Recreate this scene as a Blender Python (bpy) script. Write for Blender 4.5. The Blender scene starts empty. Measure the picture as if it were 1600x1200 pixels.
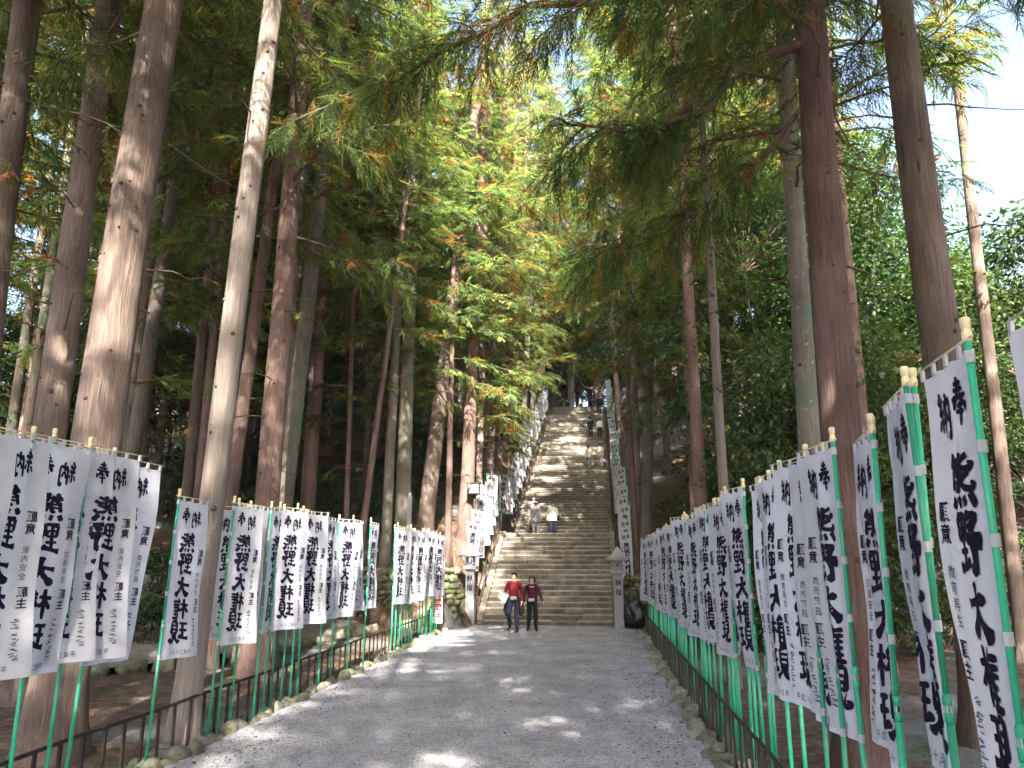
import bpy, bmesh, math, random
import numpy as np
from mathutils import Vector, Matrix, noise
R = math.radians
SC = bpy.context.scene
COL = SC.collection

# ------------------------------------------------------------------ camera, sky, sun, exposure
cam_d = bpy.data.cameras.new('camera'); cam = bpy.data.objects.new('camera', cam_d); COL.objects.link(cam)
cam.location = (0, 0, 2.1); cam.rotation_euler = (R(90 + 13.14), 0, R(6.2))
cam_d.sensor_width = 36; cam_d.lens = 36 * 1165 / 1600; cam_d.clip_start = 0.05; cam_d.clip_end = 600
SC.camera = cam

SUN_EL, SUN_AZ = 40, 10.5          # the sun stands behind the camera, to the right: AZ degrees off the path's axis
sdir = Vector((math.sin(R(SUN_AZ)) * math.cos(R(SUN_EL)), -math.cos(R(SUN_AZ)) * math.cos(R(SUN_EL)), math.sin(R(SUN_EL))))
W = bpy.data.worlds.new('World'); SC.world = W; W.use_nodes = True
nt = W.node_tree; nt.nodes.clear()
sky = nt.nodes.new('ShaderNodeTexSky'); sky.sky_type = 'NISHITA'; sky.sun_disc = False
sky.sun_elevation = R(SUN_EL); sky.sun_rotation = math.atan2(sdir.x, sdir.y)
sky.air_density = 1.0; sky.dust_density = 3.5; sky.ozone_density = 1.0
bg = nt.nodes.new('ShaderNodeBackground'); bg.inputs[1].default_value = 0.11
wo = nt.nodes.new('ShaderNodeOutputWorld')
nt.links.new(sky.outputs[0], bg.inputs[0]); nt.links.new(bg.outputs[0], wo.inputs[0])
sun_d = bpy.data.lights.new('sun', 'SUN'); sun_d.energy = 5; sun_d.angle = R(0.53); sun_d.color = (1, .94, .85)
sun = bpy.data.objects.new('sun', sun_d); COL.objects.link(sun)
sun.rotation_euler = sdir.to_track_quat('Z', 'Y').to_euler(); sun.location = sdir * 80
SC.view_settings.view_transform = 'Standard'; SC.view_settings.look = 'None'
SC.view_settings.exposure = 2.88; SC.view_settings.gamma = 1
SC.render.engine = 'CYCLES'
cy = SC.cycles
cy.max_bounces = 3; cy.diffuse_bounces = 3; cy.glossy_bounces = 1; cy.transmission_bounces = 3; cy.transparent_max_bounces = 4
cy.use_denoising = True; cy.use_adaptive_sampling = True; cy.adaptive_threshold = 0.035
cy.debug_use_spatial_splits = True
cy.caustics_reflective = False; cy.caustics_refractive = False; cy.sample_clamp_indirect = 6

# ------------------------------------------------------------------ helpers
def tag(o, label=None, cat=None, group=None, kind=None):
    if label: o['label'] = label
    if cat: o['category'] = cat
    if group: o['group'] = group
    if kind: o['kind'] = kind
    return o
def link(o, parent=None):
    COL.objects.link(o)
    if parent is not None: o.parent = parent
    return o
def empty(name, loc=(0, 0, 0), rz=0, label=None, cat=None, group=None):
    o = bpy.data.objects.new(name, None); o.empty_display_size = .1
    o.location = loc; o.rotation_euler = (0, 0, rz); COL.objects.link(o)
    return tag(o, label, cat, group)
def mk_mesh(name, V, F, mat=None, smooth=False):
    m = bpy.data.meshes.new(name); m.from_pydata([tuple(v) for v in V], [], [tuple(f) for f in F])
    if mat is not None:
        for q in (mat if isinstance(mat, (list, tuple)) else [mat]): m.materials.append(q)
    if smooth: m.shade_smooth()
    m.update(); return m
def fast_mesh(name, V, T, mat, colors=None):       # numpy verts (n,3), tris (m,3)
    m = bpy.data.meshes.new(name)
    V = np.asarray(V, np.float32); T = np.asarray(T, np.int32)
    m.vertices.add(len(V)); m.vertices.foreach_set('co', V.ravel())
    m.loops.add(T.size); m.loops.foreach_set('vertex_index', T.ravel())
    m.polygons.add(len(T)); m.polygons.foreach_set('loop_start', np.arange(0, T.size, 3, dtype=np.int32))
    m.update(calc_edges=True)
    if colors is not None:
        a = m.attributes.new('tint', 'FLOAT_COLOR', 'POINT')
        c = np.ones((len(V), 4), np.float32); c[:, :3] = colors
        a.data.foreach_set('color', c.ravel())
    m.materials.append(mat); return m
def obj(name, mesh, parent=None, loc=None, rot=None, scale=None):
    o = bpy.data.objects.new(name, mesh); link(o, parent)
    if loc is not None: o.location = loc
    if rot is not None: o.rotation_euler = rot
    if scale is not None: o.scale = (scale,) * 3 if isinstance(scale, (int, float)) else scale
    return o
class MB:                                           # collects shapes into one mesh
    def __init__(s): s.V = []; s.F = []; s.M = []
    def add(s, V, F, mi=0):
        b = len(s.V); s.V += [tuple(v) for v in V]; s.F += [tuple(i + b for i in f) for f in F]; s.M += [mi] * len(F)
    def box(s, c, d, rz=0, bev=0, mi=0):
        cx, cy_, cz = c; x, y, z = d[0] / 2, d[1] / 2, d[2] / 2
        if bev:
            P = []
            for zz, k in ((-z, bev), (-z + bev, 0), (z - bev, 0), (z, bev)):
                P += [(-x + k, -y + k, zz), (x - k, -y + k, zz), (x - k, y - k, zz), (-x + k, y - k, zz)]
            Fc = [(3, 2, 1, 0), (12, 13, 14, 15)]
            for r in range(3):
                for i in range(4): Fc.append((r * 4 + i, r * 4 + (i + 1) % 4, r * 4 + 4 + (i + 1) % 4, r * 4 + 4 + i))
        else:
            P = [(-x, -y, -z), (x, -y, -z), (x, y, -z), (-x, y, -z), (-x, -y, z), (x, -y, z), (x, y, z), (-x, y, z)]
            Fc = [(3, 2, 1, 0), (4, 5, 6, 7), (0, 1, 5, 4), (1, 2, 6, 5), (2, 3, 7, 6), (3, 0, 4, 7)]
        ca, sa = math.cos(rz), math.sin(rz)
        s.add([(cx + p[0] * ca - p[1] * sa, cy_ + p[0] * sa + p[1] * ca, cz + p[2]) for p in P], Fc, mi); return s
    def tube(s, pts, rad, n=8, mi=0, cap=True):
        pts = [Vector(p) for p in pts]; k = len(pts)
        rad = [rad] * k if isinstance(rad, (int, float)) else rad
        V = []; F = []
        for i, p in enumerate(pts):
            t = (pts[min(i + 1, k - 1)] - pts[max(i - 1, 0)]).normalized()
            a = t.orthogonal().normalized() if i == 0 else (a - t * a.dot(t)).normalized()
            b = t.cross(a)
            for j in range(n):
                q = 2 * math.pi * j / n; V.append(p + (a * math.cos(q) + b * math.sin(q)) * rad[i])
        for i in range(k - 1):
            for j in range(n): F.append((i * n + j, i * n + (j + 1) % n, i * n + n + (j + 1) % n, i * n + n + j))
        if cap: F += [tuple(range(n))[::-1], tuple((k - 1) * n + j for j in range(n))]
        s.add(V, F, mi); return s
    def lathe(s, prof, c=(0, 0, 0), n=12, mi=0):      # prof: (r, z) list
        V = []; F = []
        for r, z in prof:
            for j in range(n):
                q = 2 * math.pi * (j + .5) / n; V.append((c[0] + r * math.cos(q), c[1] + r * math.sin(q), c[2] + z))
        for i in range(len(prof) - 1):
            for j in range(n): F.append((i * n + j, i * n + (j + 1) % n, i * n + n + (j + 1) % n, i * n + n + j))
        F += [tuple(range(n))[::-1], tuple((len(prof) - 1) * n + j for j in range(n))]
        s.add(V, F, mi); return s
    def mesh(s, name, mat, smooth=False):
        m = mk_mesh(name, s.V, s.F, mat, smooth)
        if isinstance(mat, (list, tuple)): m.polygons.foreach_set('material_index', s.M)
        return m
def ordinal(n):
    o = ['zeroth', 'first', 'second', 'third', 'fourth', 'fifth', 'sixth', 'seventh', 'eighth', 'ninth', 'tenth', 'eleventh', 'twelfth', 'thirteenth', 'fourteenth', 'fifteenth', 'sixteenth', 'seventeenth', 'eighteenth', 'nineteenth']
    if n < 20: return o[n]
    t = ['twenty', 'thirty', 'forty', 'fifty', 'sixty', 'seventy'][n // 10 - 2]
    return (t[:-1] + 'ieth') if n % 10 == 0 else t + '-' + o[n % 10]

# ------------------------------------------------------------------ materials
def newmat(name):
    m = bpy.data.materials.new(name); m.use_nodes = True; n = m.node_tree; n.nodes.clear()
    return m, n, lambda t, **k: mknode(n, t, **k)
def mknode(n, t, **k):
    q = n.nodes.new(t)
    for a, v in k.items():
        if a.startswith('i_'):
            q.inputs[int(a[2:]) if a[2:].isdigit() else a[2:]].default_value = v
        else: setattr(q, a, v)
    return q
def ramp(q, stops):
    e = q.color_ramp.elements
    while len(e) < len(stops): e.new(.5)
    for s, (p, c) in zip(e, stops): s.position = p; s.color = (*c, 1)
def surf(name, stops, scale=4, detail=6, rough=.85, bump=.3, bscale=30, bdist=.01, stretch=(1, 1, 1), coord='Object', blotch=None, spec=.3, rnd=0):
    m, n, N = newmat(name); L = n.links.new
    tc = N('ShaderNodeTexCoord'); mp = N('ShaderNodeMapping'); mp.inputs['Scale'].default_value = stretch
    L(tc.outputs[coord], mp.inputs[0])
    if rnd:
        oi = N('ShaderNodeObjectInfo'); mm = N('ShaderNodeVectorMath', operation='SCALE'); mm.inputs[0].default_value = (37, 19, 53)
        L(oi.outputs['Random'], mm.inputs['Scale']); L(mm.outputs[0], mp.inputs['Location'])
    t = N('ShaderNodeTexNoise'); t.inputs['Scale'].default_value = scale; t.inputs['Detail'].default_value = detail; t.inputs['Roughness'].default_value = .65
    L(mp.outputs[0], t.inputs['Vector'])
    r = N('ShaderNodeValToRGB'); ramp(r, stops); L(t.outputs[0], r.inputs[0]); col = r.outputs[0]
    if blotch:                                        # (colour, scale, low, high): growth or dirt with its own shape
        for bc, bs, lo, hi in blotch:
            t2 = N('ShaderNodeTexNoise'); t2.inputs['Scale'].default_value = bs; t2.inputs['Detail'].default_value = 5
            L(mp.outputs[0], t2.inputs['Vector'])
            mr = N('ShaderNodeMapRange'); mr.inputs[1].default_value = lo; mr.inputs[2].default_value = hi; L(t2.outputs[0], mr.inputs[0])
            mx = N('ShaderNodeMix', data_type='RGBA'); mx.inputs[7].default_value = (*bc, 1)
            L(mr.outputs[0], mx.inputs[0]); L(col, mx.inputs[6]); col = mx.outputs[2]
    if rnd:
        hs = N('ShaderNodeHueSaturation'); mr = N('ShaderNodeMapRange'); mr.inputs[3].default_value = 1 - rnd; mr.inputs[4].default_value = 1 + rnd
        L(oi.outputs['Random'], mr.inputs[0]); L(mr.outputs[0], hs.inputs['Value']); L(col, hs.inputs['Color']); col = hs.outputs[0]
    b = N('ShaderNodeBsdfPrincipled'); b.inputs['Roughness'].default_value = rough; b.inputs['Specular IOR Level'].default_value = spec
    L(col, b.inputs['Base Color'])
    if bump:
        t3 = N('ShaderNodeTexNoise'); t3.inputs['Scale'].default_value = bscale; t3.inputs['Detail'].default_value = 4; L(mp.outputs[0], t3.inputs['Vector'])
        bp = N('ShaderNodeBump'); bp.inputs['Strength'].default_value = bump; bp.inputs['Distance'].default_value = bdist
        L(t3.outputs[0], bp.inputs['Height']); L(bp.outputs[0], b.inputs['Normal'])
    o = N('ShaderNodeOutputMaterial'); L(b.outputs[0], o.inputs[0]); return m
def flat(name, c, rough=.6, spec=.4, metal=0, var=.12, scale=12):
    return surf(name, [(.3, tuple(x * (1 - var) for x in c)), (.7, tuple(min(1, x * (1 + var)) for x in c))], scale=scale, detail=3, rough=rough, bump=0, spec=spec)
def thin(name, trans=.4, gloss=.0, attr='tint', base=None, hv=.05, vv=.25, rough=.45):      # leaves and cloth: light comes through
    m, n, N = newmat(name); L = n.links.new
    if base is None:
        a = N('ShaderNodeAttribute', attribute_name=attr); col = a.outputs['Color']
        oi = N('ShaderNodeObjectInfo'); hs = N('ShaderNodeHueSaturation')
        m1 = N('ShaderNodeMapRange'); m1.inputs[3].default_value = .5 - hv; m1.inputs[4].default_value = .5 + hv * .5
        m2 = N('ShaderNodeMapRange'); m2.inputs[3].default_value = 1 - vv; m2.inputs[4].default_value = 1 + vv
        L(oi.outputs['Random'], m1.inputs[0]); L(oi.outputs['Random'], m2.inputs[0])
        L(m1.outputs[0], hs.inputs['Hue']); L(m2.outputs[0], hs.inputs['Value']); L(col, hs.inputs['Color']); col = hs.outputs[0]
    else:
        tc = N('ShaderNodeTexCoord'); t = N('ShaderNodeTexNoise'); t.inputs['Scale'].default_value = 5; t.inputs['Detail'].default_value = 4
        L(tc.outputs['Object'], t.inputs['Vector']); r = N('ShaderNodeValToRGB')
        ramp(r, [(.3, tuple(x * .9 for x in base)), (.65, base)]); L(t.outputs[0], r.inputs[0]); col = r.outputs[0]
    d = N('ShaderNodeBsdfDiffuse'); tr = N('ShaderNodeBsdfTranslucent'); mx = N('ShaderNodeMixShader'); mx.inputs[0].default_value = trans
    L(col, d.inputs[0])
    if base is None:                                  # light through a leaf is yellower than light off it
        g = N('ShaderNodeMix', data_type='RGBA', blend_type='MULTIPLY'); g.inputs[0].default_value = 1; g.inputs[7].default_value = (1.3, 1.3, .75, 1)
        L(col, g.inputs[6]); L(g.outputs[2], tr.inputs[0])
    else: L(col, tr.inputs[0])
    L(d.outputs[0], mx.inputs[1]); L(tr.outputs[0], mx.inputs[2]); out = mx.outputs[0]
    if gloss:
        gl = N('ShaderNodeBsdfGlossy'); gl.inputs['Roughness'].default_value = rough; gl.inputs[0].default_value = (1, 1, 1, 1)
        m3 = N('ShaderNodeMixShader'); m3.inputs[0].default_value = gloss; L(out, m3.inputs[1]); L(gl.outputs[0], m3.inputs[2]); out = m3.outputs[0]
    o = N('ShaderNodeOutputMaterial'); L(out, o.inputs[0]); return m

def bark(name, stops, lichen=None, rnd=.25, fib=14, furrow=.34):
    m, n, N = newmat(name); L = n.links.new
    tc = N('ShaderNodeTexCoord'); mp = N('ShaderNodeMapping'); oi = N('ShaderNodeObjectInfo')
    mm = N('ShaderNodeVectorMath', operation='SCALE'); mm.inputs[0].default_value = (31, 17, 43)
    L(oi.outputs['Random'], mm.inputs['Scale']); L(mm.outputs[0], mp.inputs['Location']); L(tc.outputs['Object'], mp.inputs[0])
    st = N('ShaderNodeMapping'); st.inputs['Scale'].default_value = (fib, fib, fib * .055); L(mp.outputs[0], st.inputs[0])
    f = N('ShaderNodeTexNoise'); f.inputs['Scale'].default_value = 3; f.inputs['Detail'].default_value = 7; f.inputs['Roughness'].default_value = .7; f.inputs['Distortion'].default_value = .4
    L(st.outputs[0], f.inputs['Vector'])
    g = N('ShaderNodeTexNoise'); g.inputs['Scale'].default_value = .9; g.inputs['Detail'].default_value = 4; L(mp.outputs[0], g.inputs['Vector'])
    ad = N('ShaderNodeMix', data_type='FLOAT'); ad.inputs[0].default_value = .4; L(f.outputs[0], ad.inputs[2]); L(g.outputs[0], ad.inputs[3])
    r = N('ShaderNodeValToRGB'); ramp(r, stops); L(ad.outputs[0], r.inputs[0]); col = r.outputs[0]
    s2 = N('ShaderNodeMapping'); s2.inputs['Scale'].default_value = (fib * 1.5, fib * 1.5, fib * .075); L(mp.outputs[0], s2.inputs[0])
    rg_ = N('ShaderNodeTexNoise', noise_type='RIDGED_MULTIFRACTAL'); rg_.inputs['Scale'].default_value = 2.2; rg_.inputs['Detail'].default_value = 3; rg_.inputs['Distortion'].default_value = .35; L(s2.outputs[0], rg_.inputs['Vector'])
    fu = N('ShaderNodeMapRange'); fu.inputs[1].default_value = .38; fu.inputs[2].default_value = .72; fu.inputs[3].default_value = 1.2; fu.inputs[4].default_value = furrow; L(rg_.outputs[0], fu.inputs[0])
    hf = N('ShaderNodeHueSaturation'); L(fu.outputs[0], hf.inputs['Value']); L(col, hf.inputs['Color']); col = hf.outputs[0]
    if lichen:
        for lc, ls, lo, hi in lichen:
            t = N('ShaderNodeTexNoise'); t.inputs['Scale'].default_value = ls; t.inputs['Detail'].default_value = 6; t.inputs['Roughness'].default_value = .7; L(mp.outputs[0], t.inputs['Vector'])
            mr = N('ShaderNodeMapRange'); mr.inputs[1].default_value = lo; mr.inputs[2].default_value = hi; L(t.outputs[0], mr.inputs[0])
            mx = N('ShaderNodeMix', data_type='RGBA'); mx.inputs[7].default_value = (*lc, 1); L(mr.outputs[0], mx.inputs[0]); L(col, mx.inputs[6]); col = mx.outputs[2]
    hs = N('ShaderNodeHueSaturation'); mr = N('ShaderNodeMapRange'); mr.inputs[3].default_value = 1 - rnd; mr.inputs[4].default_value = 1 + rnd
    L(oi.outputs['Random'], mr.inputs[0]); L(mr.outputs[0], hs.inputs['Value']); L(col, hs.inputs['Color'])
    b = N('ShaderNodeBsdfPrincipled'); b.inputs['Roughness'].default_value = .9; b.inputs['Specular IOR Level'].default_value = .15; L(hs.outputs[0], b.inputs['Base Color'])
    bp = N('ShaderNodeBump'); bp.inputs['Strength'].default_value = 1; bp.inputs['Distance'].default_value = .05; hh = N('ShaderNodeMath', operation='MULTIPLY_ADD'); L(fu.outputs[0], hh.inputs[0]); hh.inputs[1].default_value = .7; L(f.outputs[0], hh.inputs[2]); L(hh.outputs[0], bp.inputs['Height']); L(bp.outputs[0], b.inputs['Normal'])
    o = N('ShaderNodeOutputMaterial'); L(b.outputs[0], o.inputs[0]); return m

M = {}
M['bark'] = bark('cedar bark', [(0.3, (0.055, 0.04, 0.034)), (0.5, (0.15, 0.111, 0.091)), (0.7, (0.266, 0.211, 0.177))])
M['bark_red'] = bark('reddish cedar bark', [(0.3, (0.056, 0.036, 0.03)), (0.5, (0.163, 0.104, 0.087)), (0.7, (0.279, 0.198, 0.169))])
M['bark_grey'] = bark('smooth greyish bark', [(0.3, (0.085, 0.068, 0.058)), (0.5, (0.17, 0.141, 0.12)), (0.7, (0.238, 0.205, 0.179))], fib=7, furrow=.8)
M['bark_lichen'] = bark('bark with lichen', [(0.3, (0.068, 0.054, 0.046)), (0.5, (0.176, 0.142, 0.115)), (0.7, (0.297, 0.25, 0.209))],
                        lichen=[((.15, .18, .125), 1.3, .5, .62), ((.42, .43, .38), 9, .63, .67)])
M['limb'] = flat('branch wood', (.12, .085, .065), rough=.9, spec=.1, var=.4)
M['knot'] = flat('knot wood', (.085, .06, .05), rough=.95, spec=.05, var=.4)
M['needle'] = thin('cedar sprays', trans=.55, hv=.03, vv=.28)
M['leaf'] = thin('broad leaves', trans=.38, gloss=.025, hv=.02, vv=.25)
M['cloth'] = thin('banner cotton', trans=.4, base=(.6, .595, .635))
M['ink'] = flat('black banner ink', (.012, .008, .022), rough=.8, spec=.1)
M['ink2'] = flat('thin grey ink', (.1, .1, .12), rough=.8, spec=.1, var=.4, scale=40)
M['green_pole'] = surf('green plastic pole', [(.3, (.012, .27, .14)), (.7, (.035, .38, .21))], scale=2.5, rough=.38, bump=0, spec=.5, rnd=.3, coord='Object')
M['cream'] = flat('cream plastic', (.62, .52, .32), rough=.5)
M['white_plastic'] = flat('white plastic tie', (.78, .78, .76), rough=.5)
M['iron'] = surf('painted iron', [(.35, (.012, .011, .011)), (.6, (.04, .028, .022)), (.8, (.1, .045, .025))], scale=14, rough=.6, bump=.2, bscale=80, bdist=.002)
M['granite'] = surf('grey granite', [(.3, (.19, .19, .195)), (.55, (.28, .28, .285)), (.75, (.36, .36, .36))], scale=45, rough=.8, bump=.15, bscale=160, bdist=.003,
                    blotch=[((.2, .2, .14), 2.2, .55, .8)])
M['step'] = surf('worn step stone', [(.28, (.18, .16, .135)), (.5, (.28, .255, .22)), (.75, (.38, .352, .31))], scale=3.5, rough=.88, bump=.5, bscale=40, bdist=.012,
                 blotch=[((.13, .12, .085), 1.6, .6, .8)], rnd=.12)
M['riser'] = surf('darker riser stone', [(.28, (.085, .072, .055)), (.5, (.16, .138, .108)), (.75, (.25, .22, .175))], scale=3.5, rough=.92, bump=.5, bscale=40, bdist=.012, blotch=[((.09, .085, .055), 1.6, .55, .75)], rnd=.2)  # riser faces, toned darker than the treads; side strings too
M['fieldstone'] = surf('field stone', [(.25, (.09, .085, .06)), (.5, (.19, .175, .13)), (.75, (.3, .275, .215))], scale=6, rough=.9, bump=.6, bscale=25, bdist=.02,
                       blotch=[((.08, .1, .03), 3, .5, .68)], rnd=.3)
M['mossy'] = surf('mossy stone', [(.25, (.1, .1, .07)), (.5, (.2, .19, .14)), (.75, (.33, .31, .25))], scale=5, rough=.95, bump=.6, bscale=22, bdist=.02,
                  blotch=[((.1, .12, .025), 2.2, .42, .6)], rnd=.3)
M['timber'] = flat('weathered timber', (.14, .1, .078), rough=.85, var=.3)
M['red_roof'] = flat('red painted roof edge', (.17, .06, .042), rough=.6, var=.25)
M['dark_bag'] = flat('black plastic sheet', (.012, .012, .013), rough=.3, spec=.5)
M['red_ink'] = flat('red paint', (.6, .02, .02), rough=.6)
M['sign_white'] = flat('white sign board', (.8, .79, .77), rough=.5)
M['glass'] = flat('frosted lamp glass', (.2, .21, .23), rough=.25, spec=.5)

def gravel_mat():
    m, n, N = newmat('grey gravel'); L = n.links.new
    tc = N('ShaderNodeTexCoord'); v = N('ShaderNodeTexVoronoi'); v.inputs['Scale'].default_value = 62; L(tc.outputs['Object'], v.inputs['Vector'])
    v2 = N('ShaderNodeTexVoronoi'); v2.inputs['Scale'].default_value = 27; L(tc.outputs['Object'], v2.inputs['Vector'])
    bw = N('ShaderNodeSeparateColor'); L(v.outputs['Color'], bw.inputs[0])
    r = N('ShaderNodeValToRGB'); ramp(r, [(0, (.24, .228, .238)), (.35, (.42, .4, .415)), (.75, (.52, .498, .515)), (1, (.68, .655, .67))]); L(bw.outputs[0], r.inputs[0])
    t = N('ShaderNodeTexNoise'); t.inputs['Scale'].default_value = 1.1; t.inputs['Detail'].default_value = 9; t.inputs['Roughness'].default_value = .72; L(tc.outputs['Object'], t.inputs['Vector'])
    mr = N('ShaderNodeMapRange'); mr.inputs[1].default_value = .3; mr.inputs[2].default_value = .72; mr.inputs[3].default_value = .62; mr.inputs[4].default_value = 1.15; L(t.outputs[0], mr.inputs[0])
    hs = N('ShaderNodeHueSaturation'); L(mr.outputs[0], hs.inputs['Value']); L(r.outputs[0], hs.inputs['Color'])
    # fallen needles and twigs
    t4 = N('ShaderNodeTexNoise'); t4.inputs['Scale'].default_value = 34; t4.inputs['Detail'].default_value = 3; L(tc.outputs['Object'], t4.inputs['Vector'])
    m4 = N('ShaderNodeMapRange'); m4.inputs[1].default_value = .68; m4.inputs[2].default_value = .72; L(t4.outputs[0], m4.inputs[0])
    mx = N('ShaderNodeMix', data_type='RGBA'); mx.inputs[7].default_value = (.1, .075, .06, 1); L(m4.outputs[0], mx.inputs[0]); L(hs.outputs[0], mx.inputs[6])
    b = N('ShaderNodeBsdfPrincipled'); b.inputs['Roughness'].default_value = .9; b.inputs['Specular IOR Level'].default_value = .2; L(mx.outputs[2], b.inputs['Base Color'])
    ad = N('ShaderNodeMath', operation='ADD'); L(v.outputs['Distance'], ad.inputs[0]); L(v2.outputs['Distance'], ad.inputs[1])
    bp = N('ShaderNodeBump', invert=True); bp.inputs['Strength'].default_value = 1; bp.inputs['Distance'].default_value = .018; L(ad.outputs[0], bp.inputs['Height']); L(bp.outputs[0], b.inputs['Normal'])
    o = N('ShaderNodeOutputMaterial'); L(b.outputs[0], o.inputs[0]); return m
M['gravel'] = gravel_mat()
M['forest_floor'] = surf('forest floor litter', [(.3, (.035, .022, .014)), (.48, (.095, .058, .036)), (.62, (.16, .105, .07)), (.8, (.21, .16, .115))], scale=7, detail=10, rough=.95, bump=.8, bscale=22, bdist=.05,
                         blotch=[((.14, .135, .13), .35, .52, .6), ((.045, .075, .02), .8, .58, .7)])
M['earth_path'] = surf('bare trodden earth', [(.3, (.17, .14, .115)), (.6, (.26, .225, .19)), (.8, (.34, .3, .26))], scale=5, detail=8, rough=.95, bump=.4, bscale=40, bdist=.02)

# ------------------------------------------------------------------ ground, path
N1, RISE1, RUN1, Y1 = 18, .17, .33, 24.6
YL = Y1 + N1 * RUN1; ZL = N1 * RISE1; Y2 = 35.0
N2, RISE2 = 72, .164; RUN2 = 29 / N2; YT = Y2 + 29; ZT = ZL + N2 * RISE2
def scx(y): return -1.55 + .011 * (y - 24.6)
HW = 2.07
def stair_z(y):
    if y < Y1: return 0
    if y < YL: return (y - Y1) / RUN1 * RISE1
    if y < Y2: return ZL
    if y < YT: return ZL + (y - Y2) / RUN2 * RISE2
    return ZT
def nz(x, y, s, a): return noise.noise((x * s, y * s, 3.3)) * a
def ground(x, y):
    n = nz(x, y, .25, .35) + nz(x, y, .9, .12)
    c = scx(max(y, 24.6)); dx = x - c
    if abs(dx) < HW + .25 and y > 23: return stair_z(y) - .3
    if y > 23 and abs(dx) < HW + 1.6:                  # bank beside the stairs blends into the hillside
        t = (abs(dx) - HW - .25) / 1.35; t = t * t * (3 - 2 * t); far = c + math.copysign(HW + 1.6, dx)
        return (stair_z(y) - .3) * (1 - t) + ground(far + math.copysign(.01, dx), y) * t
    if dx < 0:
        if y < 23.4:
            k = min(1, max(0, (-4.7 - x) / 2)); return n * k * .5 + max(0, -x - 13) * .16 * k
        z = 1.35 + .37 * (y - 23.4)
    else:
        k = min(1, max(0, (x - 1.5) / 2))
        z = max(0, .43 * (y + .62 * (x - 2) - 22.8))
        z += .25 * (1 - k) * (1 if y > 25 else 0)
        n *= k
    z = min(z, ZT + .2 + max(0, y - YT - 7) * .4 + max(0, abs(dx) - 5) * .16)
    return z + n
def build_ground():
    xs = np.concatenate([np.arange(-70, -16, 1.5), np.arange(-16, 14, .5), np.arange(14, 62, 1.5)])
    ys = np.concatenate([np.arange(-45, 0, 1.5), np.arange(0, 66, .5), np.arange(66, 130, 2.)])
    V = [(x, y, ground(x, y)) for y in ys for x in xs]; nx = len(xs)
    F = [(j * nx + i, j * nx + i + 1, j * nx + nx + i + 1, j * nx + nx + i) for j in range(len(ys) - 1) for i in range(nx - 1)]
    o = obj('forest_floor', mk_mesh('forest_floor', V, F, M['forest_floor'], True)); tag(o, kind='structure')
    # gravel approach path: uneven edge against the kerb, a few mm above the floor
    V = []; F = []; rows = np.arange(-30, 25.01, .25)
    for j, y in enumerate(rows):
        x0 = -4.42 if y < 22.6 else -4.42 + .5 * min(1, (y - 22.6) / 1.0); x1 = 1.17
        for i in range(25):
            x = x0 + (x1 - x0) * i / 24
            V.append((x, y, .035 + nz(x, y, .5, .02) + nz(x, y, 2.1, .008)))
    for j in range(len(rows) - 1):
        for i in range(24): F.append((j * 25 + i, j * 25 + i + 1, j * 25 + 26 + i, j * 25 + 25 + i))
    tag(obj('gravel_path', mk_mesh('gravel_path', V, F, M['gravel'], True)), kind='structure')
build_ground()

def stone_meshes(name, n, mat, seed, sq=.8, sub=2):
    rnd = random.Random(seed); out = []
    for k in range(n):
        bm = bmesh.new(); bmesh.ops.create_icosphere(bm, subdivisions=sub, radius=.5)
        off = Vector((rnd.uniform(0, 99), rnd.uniform(0, 99), rnd.uniform(0, 99)))
        for v in bm.verts:
            c = v.co.normalized()
            q = max(abs(c.x), abs(c.y), abs(c.z)); c = c / (q ** sq)       # towards a block
            v.co = c * .42 * (1 + .36 * noise.noise(c * 1.3 + off) + .16 * noise.noise(c * 3.2 + off))
        m = bpy.data.meshes.new(name); bm.to_mesh(m); bm.free(); m.materials.append(mat); m.shade_smooth(); out.append(m)
    return out
STONES = stone_meshes('field_stone', 8, M['fieldstone'], 1)
MOSSY = stone_meshes('mossy_stone', 10, M['mossy'], 5, 1.0)
rk = random.Random(11)
def kerb(name, x, y0, y1, label):
    e = empty(name, (x, y0, 0), 0); tag(e, kind='structure'); e['label'] = label
    y = y0
    while y < y1:
        l = rk.uniform(.14, .42); w = rk.uniform(.15, .26); h = rk.uniform(.13, .24)
        obj('stone', rk.choice(STONES), e, (rk.uniform(-.07, .07), y - y0 + l / 2, .02 + rk.uniform(-.035, .02)), (rk.uniform(-.3, .3), rk.uniform(-.3, .3), rk.uniform(-.5, .5)), (w * 1.2, l * 1.2, h * 1.2))
        if rk.random() < .6:                         # small packing stones on the outer side
            s = rk.uniform(.1, .2); sd = -1 if x < 0 else 1
            obj('stone', rk.choice(STONES), e, (sd * rk.uniform(.16, .3), y - y0 + l * rk.random(), .04), (0, 0, rk.uniform(0, 6)), (s * 1.2, s * 1.5, s))
        y += l * .93
kerb('kerb', -4.5, 5.2, 22.6, 'low kerb of rough field stones along the gravel, lamp-post side')
kerb('kerb', 1.24, 4.0, 22.8, 'low kerb of rough field stones along the gravel, side without a lamp post')

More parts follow.
